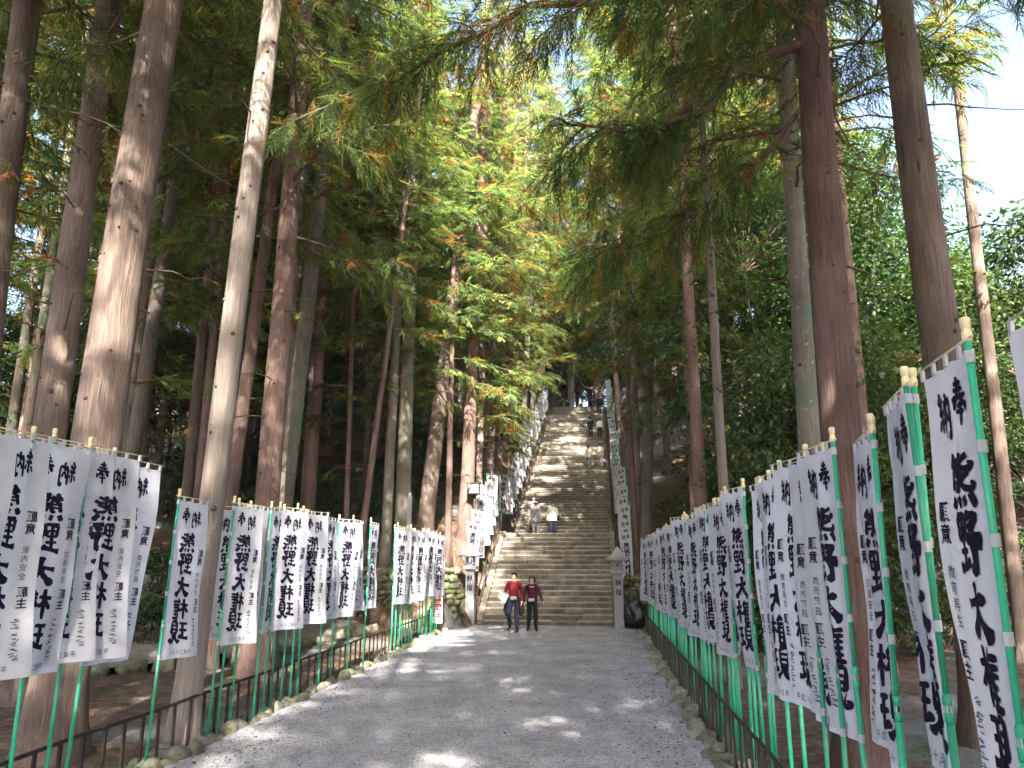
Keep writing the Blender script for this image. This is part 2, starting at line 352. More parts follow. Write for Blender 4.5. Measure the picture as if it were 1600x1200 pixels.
# ------------------------------------------------------------------ stairs: every step is a row of cut stones
def build_stairs():
    e = empty('stone_stairway', (0, Y1, 0), 0); tag(e, kind='structure')
    rs = random.Random(4)
    blocks = {}
    def block(l, h, d):
        key = (round(l, 1), round(h, 2), round(d, 2), rs.randint(0, 1))
        if key not in blocks:
            q = MB(); q.box((0, 0, 0), (key[0], d, h), 0, .014)
            V = [(v[0], v[1] + rs.uniform(-.006, .006), v[2] + rs.uniform(-.006, .004)) for v in q.V]
            V = [(v[0], v[1] - (.022 if v[2] > h * .18 and v[1] < 0 else 0), v[2] if abs(v[2]) > h * .49 or v[2] < 0 else v[2] - h * .12) for v in V]   # nosing stands proud of the riser
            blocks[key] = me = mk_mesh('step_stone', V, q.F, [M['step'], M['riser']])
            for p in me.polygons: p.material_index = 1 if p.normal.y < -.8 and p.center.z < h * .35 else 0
        return blocks[key], key[0]
    def row(y, z, rise, run, multi):
        c = scx(y)
        if multi:
            s = obj('step', mk_mesh('step_bed', *bed(run, rise), M['step']), e, (c, y + run / 2 + .03 - Y1, z + rise / 2 - .03))
            x = -HW
            while x < HW - .05:
                l = min(rs.choice([.8, 1.0, 1.2, 1.4, 1.6]), HW - x)
                if HW - (x + l) < .5: l = HW - x
                me, kl = block(l, rise + .02, run + .04)
                obj('step_stone', me, s, (x + l / 2, -.03 + rs.uniform(-.006, .006), .03 + rs.uniform(-.004, .004)), (0, 0, rs.uniform(-.003, .003)), ((l - .012) / kl, 1, 1))
                x += l
        else:
            me, kl = block(2 * HW, rise + .02, run + .04)
            obj('step', me, e, (c, y + run / 2 - Y1, z + rise / 2), (0, 0, rs.uniform(-.002, .002)), (2 * HW / kl, 1, 1))
    def bed(run, rise):
        q = MB(); q.box((0, 0, 0), (2 * HW - .02, run - .04, rise - .03)); return q.V, q.F
    for i in range(N1): row(Y1 + i * RUN1, i * RISE1, RISE1, RUN1 if i < N1 - 1 else RUN1, True)
    q = MB(); q.box((scx(33), (YL + Y2) / 2 + .1 - Y1, ZL - .11), (2 * HW, Y2 - YL + .3, .2)); obj('landing', q.mesh('landing', M['step']), e)
    for i in range(N2): row(Y2 + i * RUN2, ZL + i * RISE2, RISE2, RUN2, False)
    q = MB(); q.box((scx(66), YT + 6 - Y1, ZT - .11), (9, 12, .2)); obj('landing', q.mesh('landing', M['step']), e)
    # side strings of cut stone
    for sd in (-1, 1):
        for (ya, za, yb, zb) in ((Y1, .0, YL, ZL), (YL, ZL, Y2, ZL), (Y2, ZL, YT, ZT)):
            n = max(2, int((yb - ya) / 1.6))
            for k in range(n):
                a = ya + (yb - ya) * k / n; b = ya + (yb - ya) * (k + 1) / n - .02
                z0 = za + (zb - za) * k / n; z1 = za + (zb - za) * (k + 1) / n
                x0 = scx(a) + sd * (HW + .015); x1 = x0 + sd * .28
                V = [(x0, a - Y1, z0 - .5), (x1, a - Y1, z0 - .5), (x1, b - Y1, z1 - .5), (x0, b - Y1, z1 - .5), (x0, a - Y1, z0 + .1), (x1, a - Y1, z0 + .1), (x1, b - Y1, z1 + .1), (x0, b - Y1, z1 + .1)]
                F = [(3, 2, 1, 0), (4, 5, 6, 7), (0, 1, 5, 4), (1, 2, 6, 5), (2, 3, 7, 6), (3, 0, 4, 7)]
                if sd < 0: F = [f[::-1] for f in F]
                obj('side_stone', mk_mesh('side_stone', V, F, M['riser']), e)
    return e
build_stairs()

# ------------------------------------------------------------------ brush lettering
GLYPH = {   # strokes on a 100 grid, y up; last number is the brush width
 '大': [([(6, 56), (30, 60), (86, 72)], 10), ([(50, 97), (48, 66), (36, 34), (8, 6)], 12), ([(47, 62), (62, 36), (94, 8)], 15)],
 '奉': [([(30, 82), (72, 87)], 7), ([(22, 69), (78, 75)], 7), ([(6, 55), (94, 62)], 8), ([(50, 99), (44, 66), (10, 34)], 9), ([(54, 62), (70, 46), (95, 34)], 11), ([(36, 39), (66, 42)], 6), ([(30, 26), (72, 29)], 7), ([(51, 50), (50, 1)], 9)],
 '納': [([(28, 97), (10, 80), (28, 74)], 7), ([(38, 86), (10, 58), (40, 62)], 7), ([(25, 60), (25, 18)], 8), ([(12, 46), (4, 26)], 7), ([(36, 48), (42, 34)], 7), ([(52, 72), (51, 6)], 9), ([(52, 72), (74, 76), (94, 76), (92, 10), (82, 18)], 9), ([(72, 97), (70, 62), (56, 34)], 7), ([(70, 58), (84, 38)], 8)],
 '熊': [([(28, 99), (8, 80), (40, 82)], 8), ([(34, 90), (44, 76)], 9), ([(14, 70), (8, 36)], 9), ([(14, 70), (40, 73), (38, 38), (30, 42)], 9), ([(16, 60), (36, 61)], 5), ([(14, 50), (36, 51)], 5), ([(84, 95), (58, 84)], 8), ([(56, 99), (55, 74), (86, 72), (92, 82)], 9), ([(84, 64), (58, 54)], 8), ([(56, 68), (55, 42), (88, 38), (96, 50)], 9), ([(14, 26), (2, 6)], 12), ([(34, 25), (40, 8)], 10), ([(58, 25), (66, 8)], 10), ([(80, 30), (98, 6)], 13)],
 '野': [([(8, 92), (12, 55)], 8), ([(8, 92), (46, 95), (44, 56)], 9), ([(12, 74), (44, 75)], 6), ([(12, 56), (44, 57)], 6), ([(28, 93), (27, 14)], 8), ([(10, 36), (46, 38)], 7), ([(0, 8), (24, 12), (54, 22)], 10), ([(54, 93), (90, 95), (70, 76)], 9), ([(62, 82), (78, 66)], 9), ([(52, 56), (96, 62), (84, 44)], 10), ([(74, 60), (76, 6), (60, 16)], 11)],
 '権': [([(2, 66), (42, 73)], 9), ([(24, 98), (24, 2)], 10), ([(24, 66), (2, 32)], 9), ([(27, 56), (42, 40)], 9), ([(62, 99), (46, 78)], 9), ([(50, 84), (97, 89)], 9), ([(46, 70), (95, 74)], 8), ([(62, 72), (44, 40)], 9), ([(58, 58), (57, 3)], 9), ([(58, 57), (92, 60)], 7), ([(58, 42), (90, 44)], 7), ([(58, 26), (90, 28)], 7), ([(56, 7), (97, 10)], 9), ([(75, 72), (75, 8)], 8)],
 '現': [([(4, 84), (40, 88)], 9), ([(6, 54), (40, 58)], 9), ([(0, 16), (20, 20), (44, 30)], 11), ([(23, 86), (22, 22)], 9), ([(52, 95), (52, 42)], 9), ([(52, 95), (88, 97), (87, 42)], 10), ([(52, 78), (86, 79)], 7), ([(52, 61), (86, 62)], 7), ([(52, 43), (87, 44)], 8), ([(62, 42), (58, 20), (36, 0)], 10), ([(74, 42), (74, 10), (92, 5), (99, 22)], 12)],
}
def brush(points, w, rnd):
    P = [Vector((x, y)) for x, y in points]; Q = []
    for i in range(len(P) - 1):                     # smooth through the points
        a = P[max(i - 1, 0)]; b = P[i]; c = P[i + 1]; d = P[min(i + 2, len(P) - 1)]
        for k in range(4):
            t = k / 4; Q.append(.5 * ((2 * b) + (c - a) * t + (2 * a - 5 * b + 4 * c - d) * t * t + (3 * b - a - 3 * c + d) * t ** 3))
    Q.append(P[-1]); n = len(Q); V = []; F = []
    for i, q in enumerate(Q):
        t = i / (n - 1); d = (Q[min(i + 1, n - 1)] - Q[max(i - 1, 0)])
        d = d.normalized() if d.length else Vector((1, 0)); s = Vector((-d.y, d.x))
        prof = (.62 + .5 * math.exp(-((t - .06) / .12) ** 2)) + .42 * math.exp(-((t - .9) / .12) ** 2)
        if t > .97: prof *= .5
        if t < .02: prof *= .6
        h = w * 1.12 * prof * (1 + rnd.uniform(-.12, .12))
        V += [q + s * h, q - s * h * .9]
    for i in range(n - 1): F.append((2 * i, 2 * i + 1, 2 * i + 3, 2 * i + 2))
    return V, F
_fc = {}
def font_glyph(ch, off=.012):
    if (ch, off) in _fc: return _fc[ch, off]
    c = bpy.data.curves.new('t', 'FONT'); c.body = ch; c.size = 1; c.resolution_u = 1; c.offset = off
    o = bpy.data.objects.new('t', c); COL.objects.link(o)
    m = bpy.data.meshes.new_from_object(o.evaluated_get(bpy.context.evaluated_depsgraph_get()))
    r = ([(v.co.x, v.co.y + .12) for v in m.vertices], [tuple(p.vertices) for p in m.polygons])
    bpy.data.objects.remove(o); bpy.data.curves.remove(c); bpy.data.meshes.remove(m); _fc[ch, off] = r; return r

CW, CT, CB = .55, 2.72, 1.07                        # cloth width, top, bottom
def cloth_shape(seed):
    r = random.Random(seed); ph = r.uniform(0, 6); amp = r.uniform(.012, .03); sw = r.uniform(-.09, .09); lean = r.uniform(-.03, .03); f = r.uniform(7, 11)
    def S(x, z):                                     # x along the crossbar from the pole, z height -> local point
        u = x / CW; d = (CT - z) / (CT - CB)
        y = amp * (.25 + d) * math.sin(f * u + ph + 2.2 * d) * min(1, u * 3) * min(1, d * 5 + .15)
        y += sw * d * d * u + .012 * math.sin(9 * d + ph) * u
        y += .002 * math.sin(26 * u + 9 * d + ph * 2) * math.sin(7 * d + ph) * min(1, d * 6) + .0018 * math.sin(40 * d - 14 * u + ph) * (1 - u) * min(1, u * 8)
        sag = .012 * math.sin(math.pi * ((u * 3) % 1)) * (1 - d) ** 6
        xx = x - .06 * abs(sw) * d * u * 3 + lean * d * d * u
        return Vector((xx + .018, y, z - sag))
    return S
WISHES = ['商売繁昌', '家内安全', '教育再生', '交通安全', '商売繁昌', '家内安全', '交通安全', '教育再生']
def banner_meshes(k):
    S = cloth_shape(40 + k); rnd = random.Random(70 + k)
    nx, nzz = 30, 64; V = []; F = []
    for j in range(nzz + 1):
        for i in range(nx + 1): V.append(S(CW * i / nx, CT - (CT - CB) * j / nzz))
    for j in range(nzz):
        for i in range(nx): F.append((j * (nx + 1) + i, j * (nx + 1) + nx + 1 + i, j * (nx + 1) + nx + 2 + i, j * (nx + 1) + i + 1))
    cloth = mk_mesh('banner_cloth', V, F, M['cloth'], True)
    q = MB()
    def put(P2, F2, ox, oz, sx, sz, mi):            # 2D glyph (x right, y up) on the cloth, both sides (the ink soaks through)
        W3 = []; 
        for x, y in P2:
            lx = ox - x * sx; lz = oz + y * sz
            lx = min(max(lx, .004), CW - .004); lz = max(lz, CB + .004)
            p = S(lx, lz); e = .004; a = S(lx + e, lz) - p; b = S(lx, lz + e) - p; n = b.cross(a); n.normalize()
            W3.append((p, n))
        for sgn in (1, -1): q.add([p + n * .004 * sgn for p, n in W3], F2 if sgn < 0 else [f[::-1] for f in F2], mi)
    def brushed(ch, ox, oz, sx, sz):
        for pts, w in GLYPH[ch]:
            v, f = brush([(x + rnd.uniform(-1.5, 1.5), y + rnd.uniform(-1.5, 1.5)) for x, y in pts], w, rnd)
            put([(a.x / 100, a.y / 100) for a in v], f, ox, oz, sx, sz, 0)
    brushed('奉', .22, 2.47, .15, .19); brushed('納', .42, 2.43, .16, .2)
    for i, ch in enumerate('熊野大権現'): brushed(ch, .355, 2.155 - i * .232 + (0, .005, 0, 0, 0)[i], .265, .222)
    def col(txt, ox, oz, s, mi, off=.012, gap=1.05):
        for i, ch in enumerate(txt):
            v, f = font_glyph(ch, off); put(v, f, ox, oz - i * s * gap, s, s, mi)
    col('願意', .5, 2.12, .085, 0, .02); col('願主', .5, 1.6, .075, 0, .02)
    col(WISHES[k], .475, 1.9, .055, 1, .004, 1.12)
    for i in range(9):                               # a donor's name in thin brush, too faint to read
        z = 1.44 - i * .033
        for s in range(3):
            x0 = .45 + rnd.uniform(-.015, .015); zz = z + rnd.uniform(0, .025)
            v, f = brush([(0, 0), (rnd.uniform(2, 4), rnd.uniform(-1.5, 1))], .45, rnd); put([(a.x / 100, a.y / 100) for a in v], f, x0, zz, 1, 1, 1)
    for i, ch in enumerate('平成二十五年'):
        v, f = font_glyph(ch, .004); put(v, f, .4 - i * .045, 1.105, .038, .05, 1)
    letter = q.mesh('lettering', [M['ink'], M['ink2']])
    # sewn loops round the pole and over the crossbar
    t = MB()
    for z in np.linspace(CT - .03, CB + .03, 6):
        t.lathe([(.0175, z - .022), (.0175, z + .022)], n=8); t.box((.022, 0, z), (.03, .004, .044))
    for x in np.linspace(.08, CW - .02, 4):
        t.box((x + .018, 0, CT + .012), (.026, .012, .05))
    ties = t.mesh('ties', M['cloth'])
    return cloth, letter, ties
BAN = [banner_meshes(k) for k in range(8)]
q = MB(); q.tube([(0, 0, .0), (0, 0, 1.42)], .0155, 10); q.tube([(0, 0, 1.42), (0, 0, 2.76)], .0125, 10); POLE = q.mesh('pole', M['green_pole'], True)
q = MB(); q.lathe([(.0155, 1.36), (.019, 1.37), (.019, 1.4), (.017, 1.405), (.017, 1.43), (.019, 1.435), (.019, 1.46), (.0125, 1.475)], n=10); SLEEVE = q.mesh('joint_sleeve', M['green_pole'], True)
q = MB(); q.lathe([(.0135, 2.745), (.0175, 2.75), (.0175, 2.78), (.0145, 2.785), (.0145, 2.795), (.018, 2.8), (.018, 2.83), (.014, 2.835)], n=10); CAP = q.mesh('pole_cap', M['cream'], True)
q = MB(); q.tube([(-.05, 0, 2.757), (.25, 0, 2.757), (CW + .04, 0, 2.757)], .0045, 6); BAR = q.mesh('crossbar', M['cream'], True)
rb = random.Random(21)
def banner(loc, rz, label, group, k=None, far=False, tilt=None, sc=1):
    k = rb.randrange(8) if k is None else k
    e = empty('shrine_banner', loc, 0, label, 'banner', group)
    tx, ty = tilt if tilt else (rb.uniform(-.025, .025), rb.uniform(-.025, .025))
    e.rotation_euler = (tx, ty, rz); e.scale = (sc,) * 3
    c, l, t = BAN[k]
    obj('pole', POLE, e); obj('cloth', c, e); tag(obj('lettering', l, e), kind='stuff'); obj('crossbar', BAR, e)
    if not far: obj('joint_sleeve', SLEEVE, e); obj('pole_cap', CAP, e); tag(obj('ties', t, e), kind='stuff')
    return e
def pose_word(a):
    return 'edge-on' if a < 14 else 'slightly turned' if a < 30 else 'half turned' if a < 55 else 'fully turned'
# fences and banner rows beside the path -------------------------------------------------
def fence(x, y0, y1, step, sidelabel, gap=()):
    e = empty('iron_fence', (x, y0, 0), 0, 'low black iron rail fence with thin uprights, ' + sidelabel, 'fence')
    q = MB(); ys = np.arange(y0, y1 + .01, 1.2); q.tube([(0, y - y0, .56 + .008 * math.sin(y * 3)) for y in ys], .019, 8); obj('rail', q.mesh('rail', M['iron'], True), e)
    up = MB(); up.box((0, 0, .27), (.022, .034, .6)); up = up.mesh('upright', M['iron'])
    for y in np.arange(y0 + .06, y1, step): obj('upright', up, e, (0, y - y0, -.02), (rb.uniform(-.02, .02), rb.uniform(-.02, .02), 0))
fence(-4.58, 4.3, 22.0, .3, 'lamp-post side of the gravel')
fence(1.36, 2.0, 22.3, .3, 'side of the gravel without a lamp post')
yl = [4.2, 4.62, 5.04, 5.44, 5.84, 6.22, 6.46] + [y for y in np.arange(7.66, 21.9, .3)]
skip = [(6.5, 7.6), (7.9, 8.6), (9.65, 10.0), (11.6, 12.35), (15.1, 16.8)]
items = []
for y in yl:
    if any(a <= y <= b for a, b in skip): continue
    a = 9 + rb.uniform(-2, 3) if y < 7.1 else (5 if y < 8.3 else 18 + rb.uniform(-6, 8)) if y < 9.5 else (rb.uniform(17, 28) if len(items) % 3 == 0 else rb.uniform(-2, 5))
    if y > 8.5 and rb.random() < .15: continue
    items.append((y, a))
front = min(items, key=lambda t: abs(t[0] - 9.5))
n = len(items)
for i, (y, a) in enumerate(items):
    nth = ordinal(n - i)
    if (y, a) == front:
        banner((-4.53, y, .0), R(176), 'white banner with readable characters facing the path, among reversed ones beside slender pale trunk', 'banners along the lamp-post side', 0)
        continue
    ex = rb.uniform(-.03, .09)
    banner((-4.53 + ex * .3, y, rb.uniform(-.02, .08)), R(90 - a), f'white banner with reversed characters, {pose_word(a)}, {nth} from lantern, lamp-post side', 'banners along the lamp-post side', tilt=(rb.uniform(-.02, .02), rb.uniform(0, .03)), sc=1.1 if y < 7.2 else 1)
yr = [2.2, 2.8, 3.4, 3.56, 4.06, 4.2, 4.62, 4.98, 5.34, 5.9, 6.3] + list(np.arange(6.9, 22.2, .29))
n = len(yr)
for i, y in enumerate(yr):
    a = -9 + rb.uniform(-3, 3) if y < 4.5 else rb.uniform(4, 12) if y < 6.5 else rb.uniform(11, 19) if i % 4 == 1 else rb.uniform(-12, -6)
    nth = ordinal(n - i)
    banner(((1.36 if y < 3 else 1.43) + rb.uniform(-.02, .05), y, (.12 if y < 4 else .0) - .012 * max(0, y - 8) + rb.uniform(-.04, .04)), R(90 + a), f'white banner with readable characters, {pose_word(abs(a))}, {nth} from lantern, side without lamp post', 'banners along the side without a lamp post', tilt=(rb.uniform(-.015, .03), rb.uniform(-.035, .01)))

# banners up the stairway
def stair_banners(side, y0, y1, step, rz, sidew):
    g = 'banners up the stairway, ' + sidew; y = y0; lst = []
    while y < y1: lst.append(y); y += step * rb.uniform(.92, 1.08)
    for i, y in enumerate(lst):
        x = scx(y) + side * (HW + .72) + rb.uniform(-.02, .02)
        banner((x, y, stair_z(y) - .05 + rb.uniform(-.04, .04)), R(rz + rb.uniform(-5, 5)), f'white banner, {ordinal(i + 1)} up the stair handrail, {sidew}', g, far=True)
stair_banners(-1, 25.9, 30.6, .78, 48, 'lamp-post side')
stair_banners(-1, 33.2, 62, 1.0, 48, 'above the landing, lamp-post side')
stair_banners(1, 25.2, 30.5, .9, 132, 'side without lamp post')
stair_banners(1, 33.2, 63, .9, 132, 'above the landing, side without lamp post')
def handrail(side, ya, za, yb, zb, label):
    x0 = scx(ya) + side * (HW + .2); x1 = scx(yb) + side * (HW + .2)
    e = empty('stair_handrail', (x0, ya, za), 0, label, 'handrail')
    q = MB(); q.tube([(0, 0, .95), (x1 - x0, yb - ya, zb - za + .95)], .025, 8); q.tube([(0, 0, .5), (x1 - x0, yb - ya, zb - za + .5)], .018, 8); obj('rail', q.mesh('rail', M['iron'], True), e)
    n = int((yb - ya) / 1.5)
    p = MB().tube([(0, 0, -.1), (0, 0, .96)], .02, 8).mesh('post', M['iron'], True)
    for i in range(n + 1):
        t = i / n; obj('post', p, e, ((x1 - x0) * t, (yb - ya) * t, (zb - za) * t + .05))
handrail(-1, Y1, .0, YL, ZL, 'black iron handrail of the lower flight beside the lamp post')
handrail(1, Y1, .0, YL, ZL, 'black iron handrail of the lower flight on the side without lamp post')
handrail(-1, Y2, ZL, YT, ZT, 'long black iron handrail of the upper flight above the lamp post')
handrail(1, Y2, ZL, YT, ZT, 'long black iron handrail of the upper flight on the side without lamp post')

# ------------------------------------------------------------------ stone lanterns, lamp post, wall, signs
def lantern(loc, h, label):
    e = empty('stone_lantern', loc, 0, label, 'lantern'); k = h / 2.6
    q = MB(); q.add(*frustum(.155, .135, 0, 1.72)); post = obj('post', q.mesh('post', M['granite']), e)
    q = MB(); q.box((0, 0, 1.79), (.44, .44, .14), 0, .02); q.box((0, 0, 1.74), (.36, .36, .04)); obj('platform', q.mesh('platform', M['granite']), e)
    q = MB()
    for sx in (-1, 1):
        for sy in (-1, 1): q.box((sx * .115, sy * .115, 2.0), (.07, .07, .28))
    q.box((0, 0, 1.885), (.3, .3, .05)); q.box((0, 0, 2.125), (.3, .3, .03)); obj('fire_box', q.mesh('fire_box', M['granite']), e)
    V = []; F = []; prof = [(.4, 2.14), (.41, 2.2), (.3, 2.27), (.2, 2.36), (.12, 2.46), (.07, 2.54), (.035, 2.58), (.0, 2.6)]
    for r, z in prof:
        for j in range(16):
            q_ = 2 * math.pi * j / 16; c, s = math.cos(q_), math.sin(q_); m_ = max(abs(c), abs(s)); f = (1 / m_) * .62 + .38
            V.append((r * c * f, r * s * f, z + (.035 * (abs(c * s) * 2) ** 2 if z < 2.25 else 0)))
    for i in range(len(prof) - 1):
        for j in range(16): F.append((i * 16 + j, i * 16 + (j + 1) % 16, i * 16 + 16 + (j + 1) % 16, i * 16 + 16 + j))
    F.append(tuple(range(16))[::-1]); obj('roof', mk_mesh('roof', V, F, M['granite']), e)
    if 'sheet' in label:                              # this one has a closed front with a small round pierced crest
        q = MB(); q.box((0, -.125, 2.0), (.17, .02, .24)); pn = obj('front_panel', q.mesh('front_panel', M['granite']), e)
        q = MB()
        for a in (.5, 2.6, 4.7): q.add([(.022 * math.cos(a) + .02 * math.cos(t), -.137, 2.0 + .022 * math.sin(a) + .02 * math.sin(t)) for t in np.linspace(0, 5.6, 9)], [tuple(range(9))])
        obj('crest', q.mesh('crest', M['ink']), pn)
    q = MB()
    for i, ch in enumerate('献燈'):
        v, f = font_glyph(ch, .01); s = .21; z0 = 1.35 - i * .3
        q.add([((x - .5) * s, -(.155 - .02 * (z0 + y * s) / 1.72) - .003, z0 + y * s) for x, y in v], f)
    obj('lettering', q.mesh('lettering', M['ink']), post)
    e.scale = (k, k, k); return e
def frustum(a, b, z0, z1):
    return [(-a, -a, z0), (a, -a, z0), (a, a, z0), (-a, a, z0), (-b, -b, z1), (b, -b, z1), (b, b, z1), (-b, b, z1)], [(3, 2, 1, 0), (4, 5, 6, 7), (0, 1, 5, 4), (1, 2, 6, 5), (2, 3, 7, 6), (3, 0, 4, 7)]
lantern((-4.12, 25.2, 0), 2.6, 'grey stone lantern on a square post in front of the lamp post')
lantern((.68, 23.75, 0), 2.45, 'grey stone lantern on a square post beside the black plastic sheet')
e = empty('lamp_post', (-4.3, 27, 1.9), 0, 'dark lamp post with a square lamp box above the stone wall', 'street lamp')
q = MB(); q.tube([(0, 0, -.4), (0, 0, 2.5)], .05, 10); obj('pole', q.mesh('pole', M['iron'], True), e)
q = MB(); q.box((-.02, 0, 2.66), (.4, .4, .34), 0, .01); b = obj('lamp_box', q.mesh('lamp_box', M['glass']), e)
q = MB()
for z in (2.47, 2.85): q.box((-.02, 0, z), (.46, .46, .035))
for sx in (-1, 1):
    for sy in (-1, 1): q.box((-.02 + sx * .205, sy * .205, 2.66), (.03, .03, .36))
obj('frame', q.mesh('frame', M['iron']), b)
q = MB(); q.box((.28, .05, 2.62), (.1, .3, .34), 0, .01); obj('control_box', q.mesh('control_box', M['sign_white']), e)
# retaining wall of stacked mossy stones
def stone_wall(name, x0, x1, y0, y1, h, label, zf=0):
    e = empty(name, (x0, y0, 0), 0, label, 'wall'); r = random.Random(int(x0 * 10))
    Lw = math.hypot(x1 - x0, y1 - y0); az = math.atan2(y1 - y0, x1 - x0); d = Vector((math.cos(az), math.sin(az), 0)); nrm = Vector((d.y, -d.x, 0))
    q = MB(); q.box((Lw / 2 * d.x - nrm.x * .2, Lw / 2 * d.y - nrm.y * .2, h / 2 - .05), (Lw, .3, h - .1), az); obj('core', q.mesh('core', M['forest_floor']), e)
    z = zf
    while z < h - .05:
        hh = r.uniform(.12, .24); t = r.uniform(-.15, 0)
        while t < Lw:
            l = r.uniform(.13, .4)
            obj('stone', r.choice(MOSSY), e, d * (t + l / 2) + nrm * r.uniform(-.03, .05) + Vector((0, 0, z + hh / 2)), (r.uniform(-.35, .35), r.uniform(-.35, .35), az + r.uniform(-.3, .3)), (l * 1.25, .4, hh * r.uniform(1.1, 1.5)))
            t += l
        z += hh
stone_wall('stone_wall', -8.6, -4.35, 23.0, 23.9, 1.7, 'mossy stacked stone wall beside the lantern, below the lamp post')
stone_wall('stone_wall', -15.5, -8.6, 22.2, 23.0, 1.2, 'low dark stacked stone wall behind the garden walk, among the trunks')
stone_wall('stone_wall', .95, 1.9, 24.4, 24.6, 1.5, 'short mossy stone wall behind the black plastic sheet')
# big mossy base block left of the lantern
for (x, y, z, s, lab) in ((-5.0, 23.3, .32, (1.0, .7, .95), 'large squarish mossy boulder at the foot of the wall beside the lantern'), (-5.6, 22.9, .14, (.6, .5, .4), 'small yellow-green mossy boulder beside the big squarish one')):
    tag(obj('mossy_boulder', MOSSY[2], None, (x, y, z), (0, 0, .3), s), lab, 'boulder')
# black plastic sheet heaped beside the right lantern
bm = bmesh.new(); bmesh.ops.create_icosphere(bm, subdivisions=4, radius=.5)
for v in bm.verts:
    c = v.co.copy(); k = 1 - .62 * max(0, c.z + .2)
    v.co = Vector((c.x * k * 1.0, c.y * k * .8, (c.z + .5) * .95)) * (1 + .16 * noise.noise(c * 4) + .1 * noise.turbulence(c * 7, 3, True))
m_ = bpy.data.meshes.new('plastic_sheet'); bm.to_mesh(m_); bm.free(); m_.materials.append(M['dark_bag'])
tag(obj('plastic_sheet', m_, None, (1.08, 23.9, 0)), 'black plastic sheet heaped up beside the stone lantern', 'tarpaulin')
# no-smoking sign at the end of the left fence
e = empty('no_smoking_sign', (-4.5, 21.75, .0), R(8), 'white upright sign board with red characters at the end of the rail', 'sign')
q = MB(); q.box((0, 0, .78), (.3, .02, .95), 0, .004); bd = obj('board', q.mesh('board', M['sign_white']), e)
q = MB()
for i, ch in enumerate('地禁煙'):
    v, f = font_glyph(ch, .03); q.add([((x - .5) * .26, -.0125, 1.0 - i * .27 + y * .26) for x, y in v], f)
obj('lettering', q.mesh('lettering', M['red_ink']), bd)
q = MB(); q.tube([(-.1, .02, -.1), (-.1, .02, 1.2)], .012, 6); q.tube([(.1, .02, -.1), (.1, .02, 1.2)], .012, 6); obj('stake', q.mesh('stake', M['iron']), e)
# garden walk with edging boulders, behind the left banners
V = []; F = []; rows = np.linspace(0, 1, 20)
for t in rows:
    p0 = Vector((-13.5, 9.0)) * (1 - t) + Vector((-8.0, 22.5)) * t + Vector((1.4 * math.sin(t * 3), 0)); w = 1.25
    for k in range(6):
        u = k / 5 - .5; V.append((p0.x + u * 2 * w, p0.y - u * .8, max(.16, ground(p0.x, p0.y)) + .16 + .02 * noise.noise((u * 3, t * 9, 0)) - (.18 if k in (0, 5) else 0)))
for j in range(19):
    for k in range(5): F.append((j * 6 + k, j * 6 + k + 1, j * 6 + 7 + k, j * 6 + 6 + k))
tag(obj('garden_walk', mk_mesh('garden_walk', V, F, M['earth_path'], True)), kind='structure')
rg = random.Random(8); ge = empty('garden_edging', (-10, 12, 0)); tag(ge, kind='structure')
for t in np.linspace(0, 1, 26):
    p0 = Vector((-13.5, 9.0)) * (1 - t) + Vector((-8.0, 22.5)) * t + Vector((1.4 * math.sin(t * 3), 0))
    s = rg.uniform(.35, .75); obj('stone', rg.choice(STONES), ge, (p0.x + 1.35 + rg.uniform(-.1, .1) + 10, p0.y - .5 - 12, .1), (0, 0, rg.uniform(0, 6)), (s, s * .8, s * rg.uniform(.6, 1)))
# slim stone marker post among the trees
e = empty('marker_post', (-6.0, 24.2, 1.4), 0, 'slim pale stone marker post among the trunks above the wall', 'post')
q = MB(); q.box((0, 0, 1.25), (.13, .13, 2.7)); q.lathe([(.09, 2.6), (.06, 2.75), (.0, 2.82)], n=4); obj('shaft', q.mesh('shaft', M['granite']), e)
# outbuilding behind the trees
bz = 4.6
e = empty('timber_hall', (-12.6, 35, bz), R(14), 'small timber hall with red roof edge half hidden behind the trunks', 'building')
q = MB(); q.box((0, 0, 1.0), (4.2, 3, 2.4)); obj('wall', q.mesh('wall', M['timber']), e)
q = MB(); q.add([(-2.9, -2.3, 2.1), (2.9, -2.3, 2.1), (2.9, 2.3, 2.1), (-2.9, 2.3, 2.1), (-1.8, 0, 3.6), (1.8, 0, 3.6), (-2.9, -2.3, 2.3), (2.9, -2.3, 2.3), (2.9, 2.3, 2.3), (-2.9, 2.3, 2.3)],
      [(3, 2, 1, 0), (0, 1, 7, 6), (1, 2, 8, 7), (2, 3, 9, 8), (3, 0, 6, 9), (6, 7, 5, 4), (7, 8, 5), (8, 9, 4, 5), (9, 6, 4)]); rf = obj('roof', q.mesh('roof', M['limb']), e)
for z in (2.08, 2.36):
    q = MB(); q.box((0, -2.36, z), (5.9, .08, .13)); obj('fascia_board', q.mesh('fascia_board', M['red_roof']), rf)
for x in (-1.9, -.6, .6, 1.9):
    q = MB(); q.box((x, -1.6, 1.0), (.16, .16, 2.5)); obj('pillar', q.mesh('pillar', M['limb']), e)
q = MB(); q.box((0, -1.53, .8), (1.0, .06, 1.8)); obj('door', q.mesh('door', M['iron']), e)

